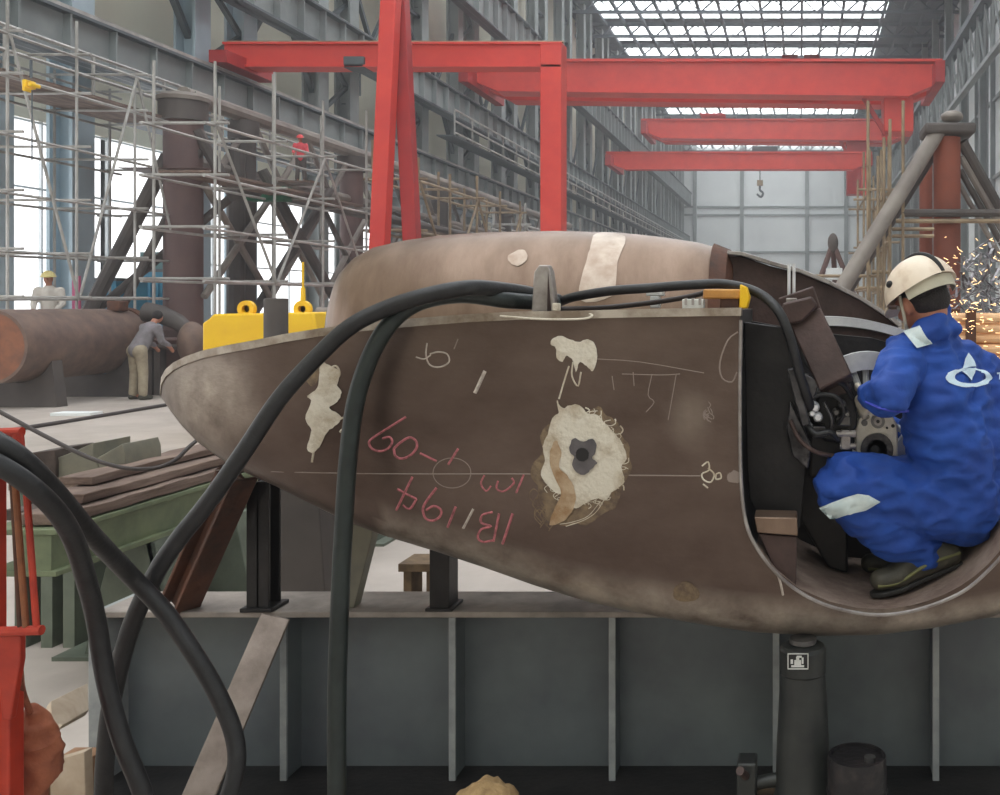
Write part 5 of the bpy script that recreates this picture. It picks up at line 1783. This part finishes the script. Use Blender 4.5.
# =================================================================== PEOPLE FAR BACK
def figure(label, px, d, z0, height, face, bend, cloth_top, cloth_leg, hat, arms):
    """small standing person, one continuous body with clothes and helmet as children"""
    x = (px - CX) / F * d
    s = height / 1.72
    o = Vector((x, d, z0))
    root = thing('person', label, 'person', o)
    f = Vector((math.cos(face), math.sin(face), 0))
    l = Vector((-f.y, f.x, 0))

    def J(a, b, c):
        return o + (f * a + l * b + Vector((0, 0, c))) * s
    hip = .93
    sb, cb = math.sin(bend), math.cos(bend)

    def T(up, b=0, fo=0):       # point on the trunk, up metres above the hips
        return J(up * sb + fo * cb, b, hip + up * cb - fo * sb)
    b = MB()
    chain(b, [(T(0), .12 * s), (T(.28), .12 * s), (T(.44), .11 * s), (T(.52), .06 * s), (T(.6), .055 * s)])
    b.ball(T(.7, 0, .02), (.085 * s, .075 * s, .115 * s), 16, 12)
    b.ball(T(.68, 0, .105), .018 * s, 8, 6)
    for q in (1, -1):
        chain(b, [(T(0, q * .09), .085 * s), (J(.02, q * .1, .5), .055 * s), (J(0, q * .11, .1), .04 * s), (J(.1, q * .12, .04), .035 * s)])
        e, h = arms
        chain(b, [(T(.46, q * .18), .055 * s), (T(.46 + e[0], q * .24, e[1]), .042 * s), (T(.46 + h[0], q * .2, h[1]), .033 * s), (T(.46 + h[0] * 1.15, q * .19, h[1] * 1.2), .036 * s)])
    link('body', remeshed(b, .018 * s, 3), 'skin', root, smooth=180)
    t = MB()
    chain(t, [(T(-.02), .155 * s), (T(.25), .15 * s), (T(.44), .13 * s), (T(.5), .085 * s)])
    for q in (1, -1):
        e, h = arms
        chain(t, [(T(.4, q * .1), .1 * s), (T(.46, q * .19), .075 * s), (T(.46 + e[0], q * .24, e[1]), .06 * s), (T(.46 + h[0] * .9, q * .2, h[1] * .9), .048 * s)])
    link('jacket', remeshed(t, .02 * s, 3), cloth_top, root, smooth=180)
    t = MB()
    chain(t, [(T(-.04, .07), .13 * s), (T(-.04, -.07), .13 * s)])
    for q in (1, -1):
        chain(t, [(T(-.02, q * .08), .115 * s), (J(.02, q * .11, .5), .085 * s), (J(0, q * .13, .12), .075 * s)])
    link('trousers', remeshed(t, .018 * s, 3), cloth_leg, root, smooth=180)
    for q in (1, -1):
        t = MB()
        chain(t, [(J(-.04, q * .13, .05), .05 * s), (J(.14, q * .14, .04), .04 * s)])
        link('boot', remeshed(t, .015 * s, 2), 'boot', root, smooth=180)
    if hat:
        M = Matrix((f * cb - Vector((0, 0, 1)) * sb, l, f * sb + Vector((0, 0, 1)) * cb)).transposed()
        m = MB()
        c = T(.735, 0, .01)
        prof = [(0, .125), (.06, .11), (.1, .07), (.122, .015), (.14, 0), (.118, .0)]
        m.lathe([(r * s, z * s) for r, z in prof], 20, M=M, c=c)
        m.ball(c + M @ Vector((.11, 0, .005)) * s, (.07 * s, .085 * s, .01 * s), 14, 8, M)
        m.build('helmet', hat, root, smooth=50)
    else:
        MB().ball(T(.715, 0, -.005), (.092 * s, .085 * s, .105 * s), 16, 12).build('hair', 'hair', root)
    return root


figure('person in pale shirt and yellow helmet standing behind the big pipe at far left', 50, 21.4, .62, 1.85, -1.2, .12, 'pale_shirt', 'khaki', 'helmet_yellow', ((-.26, .08), (-.36, .26)))
prop('work_platform', 'low platform behind the big pipe that a person stands on', 'platform', MB().b2((gx(50, 21.4) - .42, 21.0, .54), (gx(50, 21.4) + .42, 21.9, .62)).b2((gx(50, 21.4) - .4, 21.05, 0), (gx(50, 21.4) - .34, 21.85, .54)).b2((gx(50, 21.4) + .34, 21.05, 0), (gx(50, 21.4) + .4, 21.85, .54)), 'jacket_dark')
figure('person in grey jacket and khaki trousers bending forward beside the big pipe end', 138, 19.0, 0, 1.78, 1.2, .55, 'grey_jacket', 'khaki', None, ((-.2, .16), (-.2, .4)))
figure('person in red vest and helmet on the tubular frame left of the gantry leg', 301, 28.5, P(0, 182, 28.5).z, 1.3, -1.3, .2, 'vest_pink', 'jacket_dark', 'helmet_red', ((-.26, .06), (-.3, .26)))
prop('scaffold_plank', 'scaffold plank under the person in the red vest', 'plank', MB().b2((gx(285, 28.5), 28.1, P(0, 182, 28.5).z - .06), (gx(318, 28.5), 28.9, P(0, 182, 28.5).z)), 'old_wood')
# =================================================================== CAMERA, LIGHT
cd = bpy.data.cameras.new('camera')
cam = bpy.data.objects.new('camera', cd)
COL.objects.link(cam)
cam.location = (0, 0, H)
cam.rotation_euler = (PI / 2, 0, 0)
cd.sensor_fit = 'HORIZONTAL'
cd.sensor_width = 36.0
cd.lens = 36.0 * F / 1000.0
cd.shift_x = (500.0 - CX) / 1000.0
cd.shift_y = (CY - 397.5) / 1000.0
cd.clip_end = 500
SC.camera = cam

w = bpy.data.worlds.new('world')
SC.world = w
w.use_nodes = True
bg = w.node_tree.nodes['Background']
bg.inputs['Color'].default_value = (0.92, 0.96, 1.0, 1)
bg.inputs['Strength'].default_value = 0.3
vsn = w.node_tree.nodes.new('ShaderNodeVolumeScatter')      # thin dusty air of the hall
vsn.inputs['Color'].default_value = (0.97, 0.98, 1, 1)
vsn.inputs['Density'].default_value = 0.0026
w.node_tree.links.new(vsn.outputs[0], w.node_tree.nodes['World Output'].inputs['Volume'])

vs = SC.view_settings
vs.view_transform = 'Standard'
vs.look = 'None'
vs.gamma = 1.0
vs.use_curve_mapping = False
vs.exposure = -0.28
SC.cycles.use_denoising = True
SC.cycles.max_bounces = 8
SC.cycles.diffuse_bounces = 4
SC.cycles.sample_clamp_indirect = 6.0
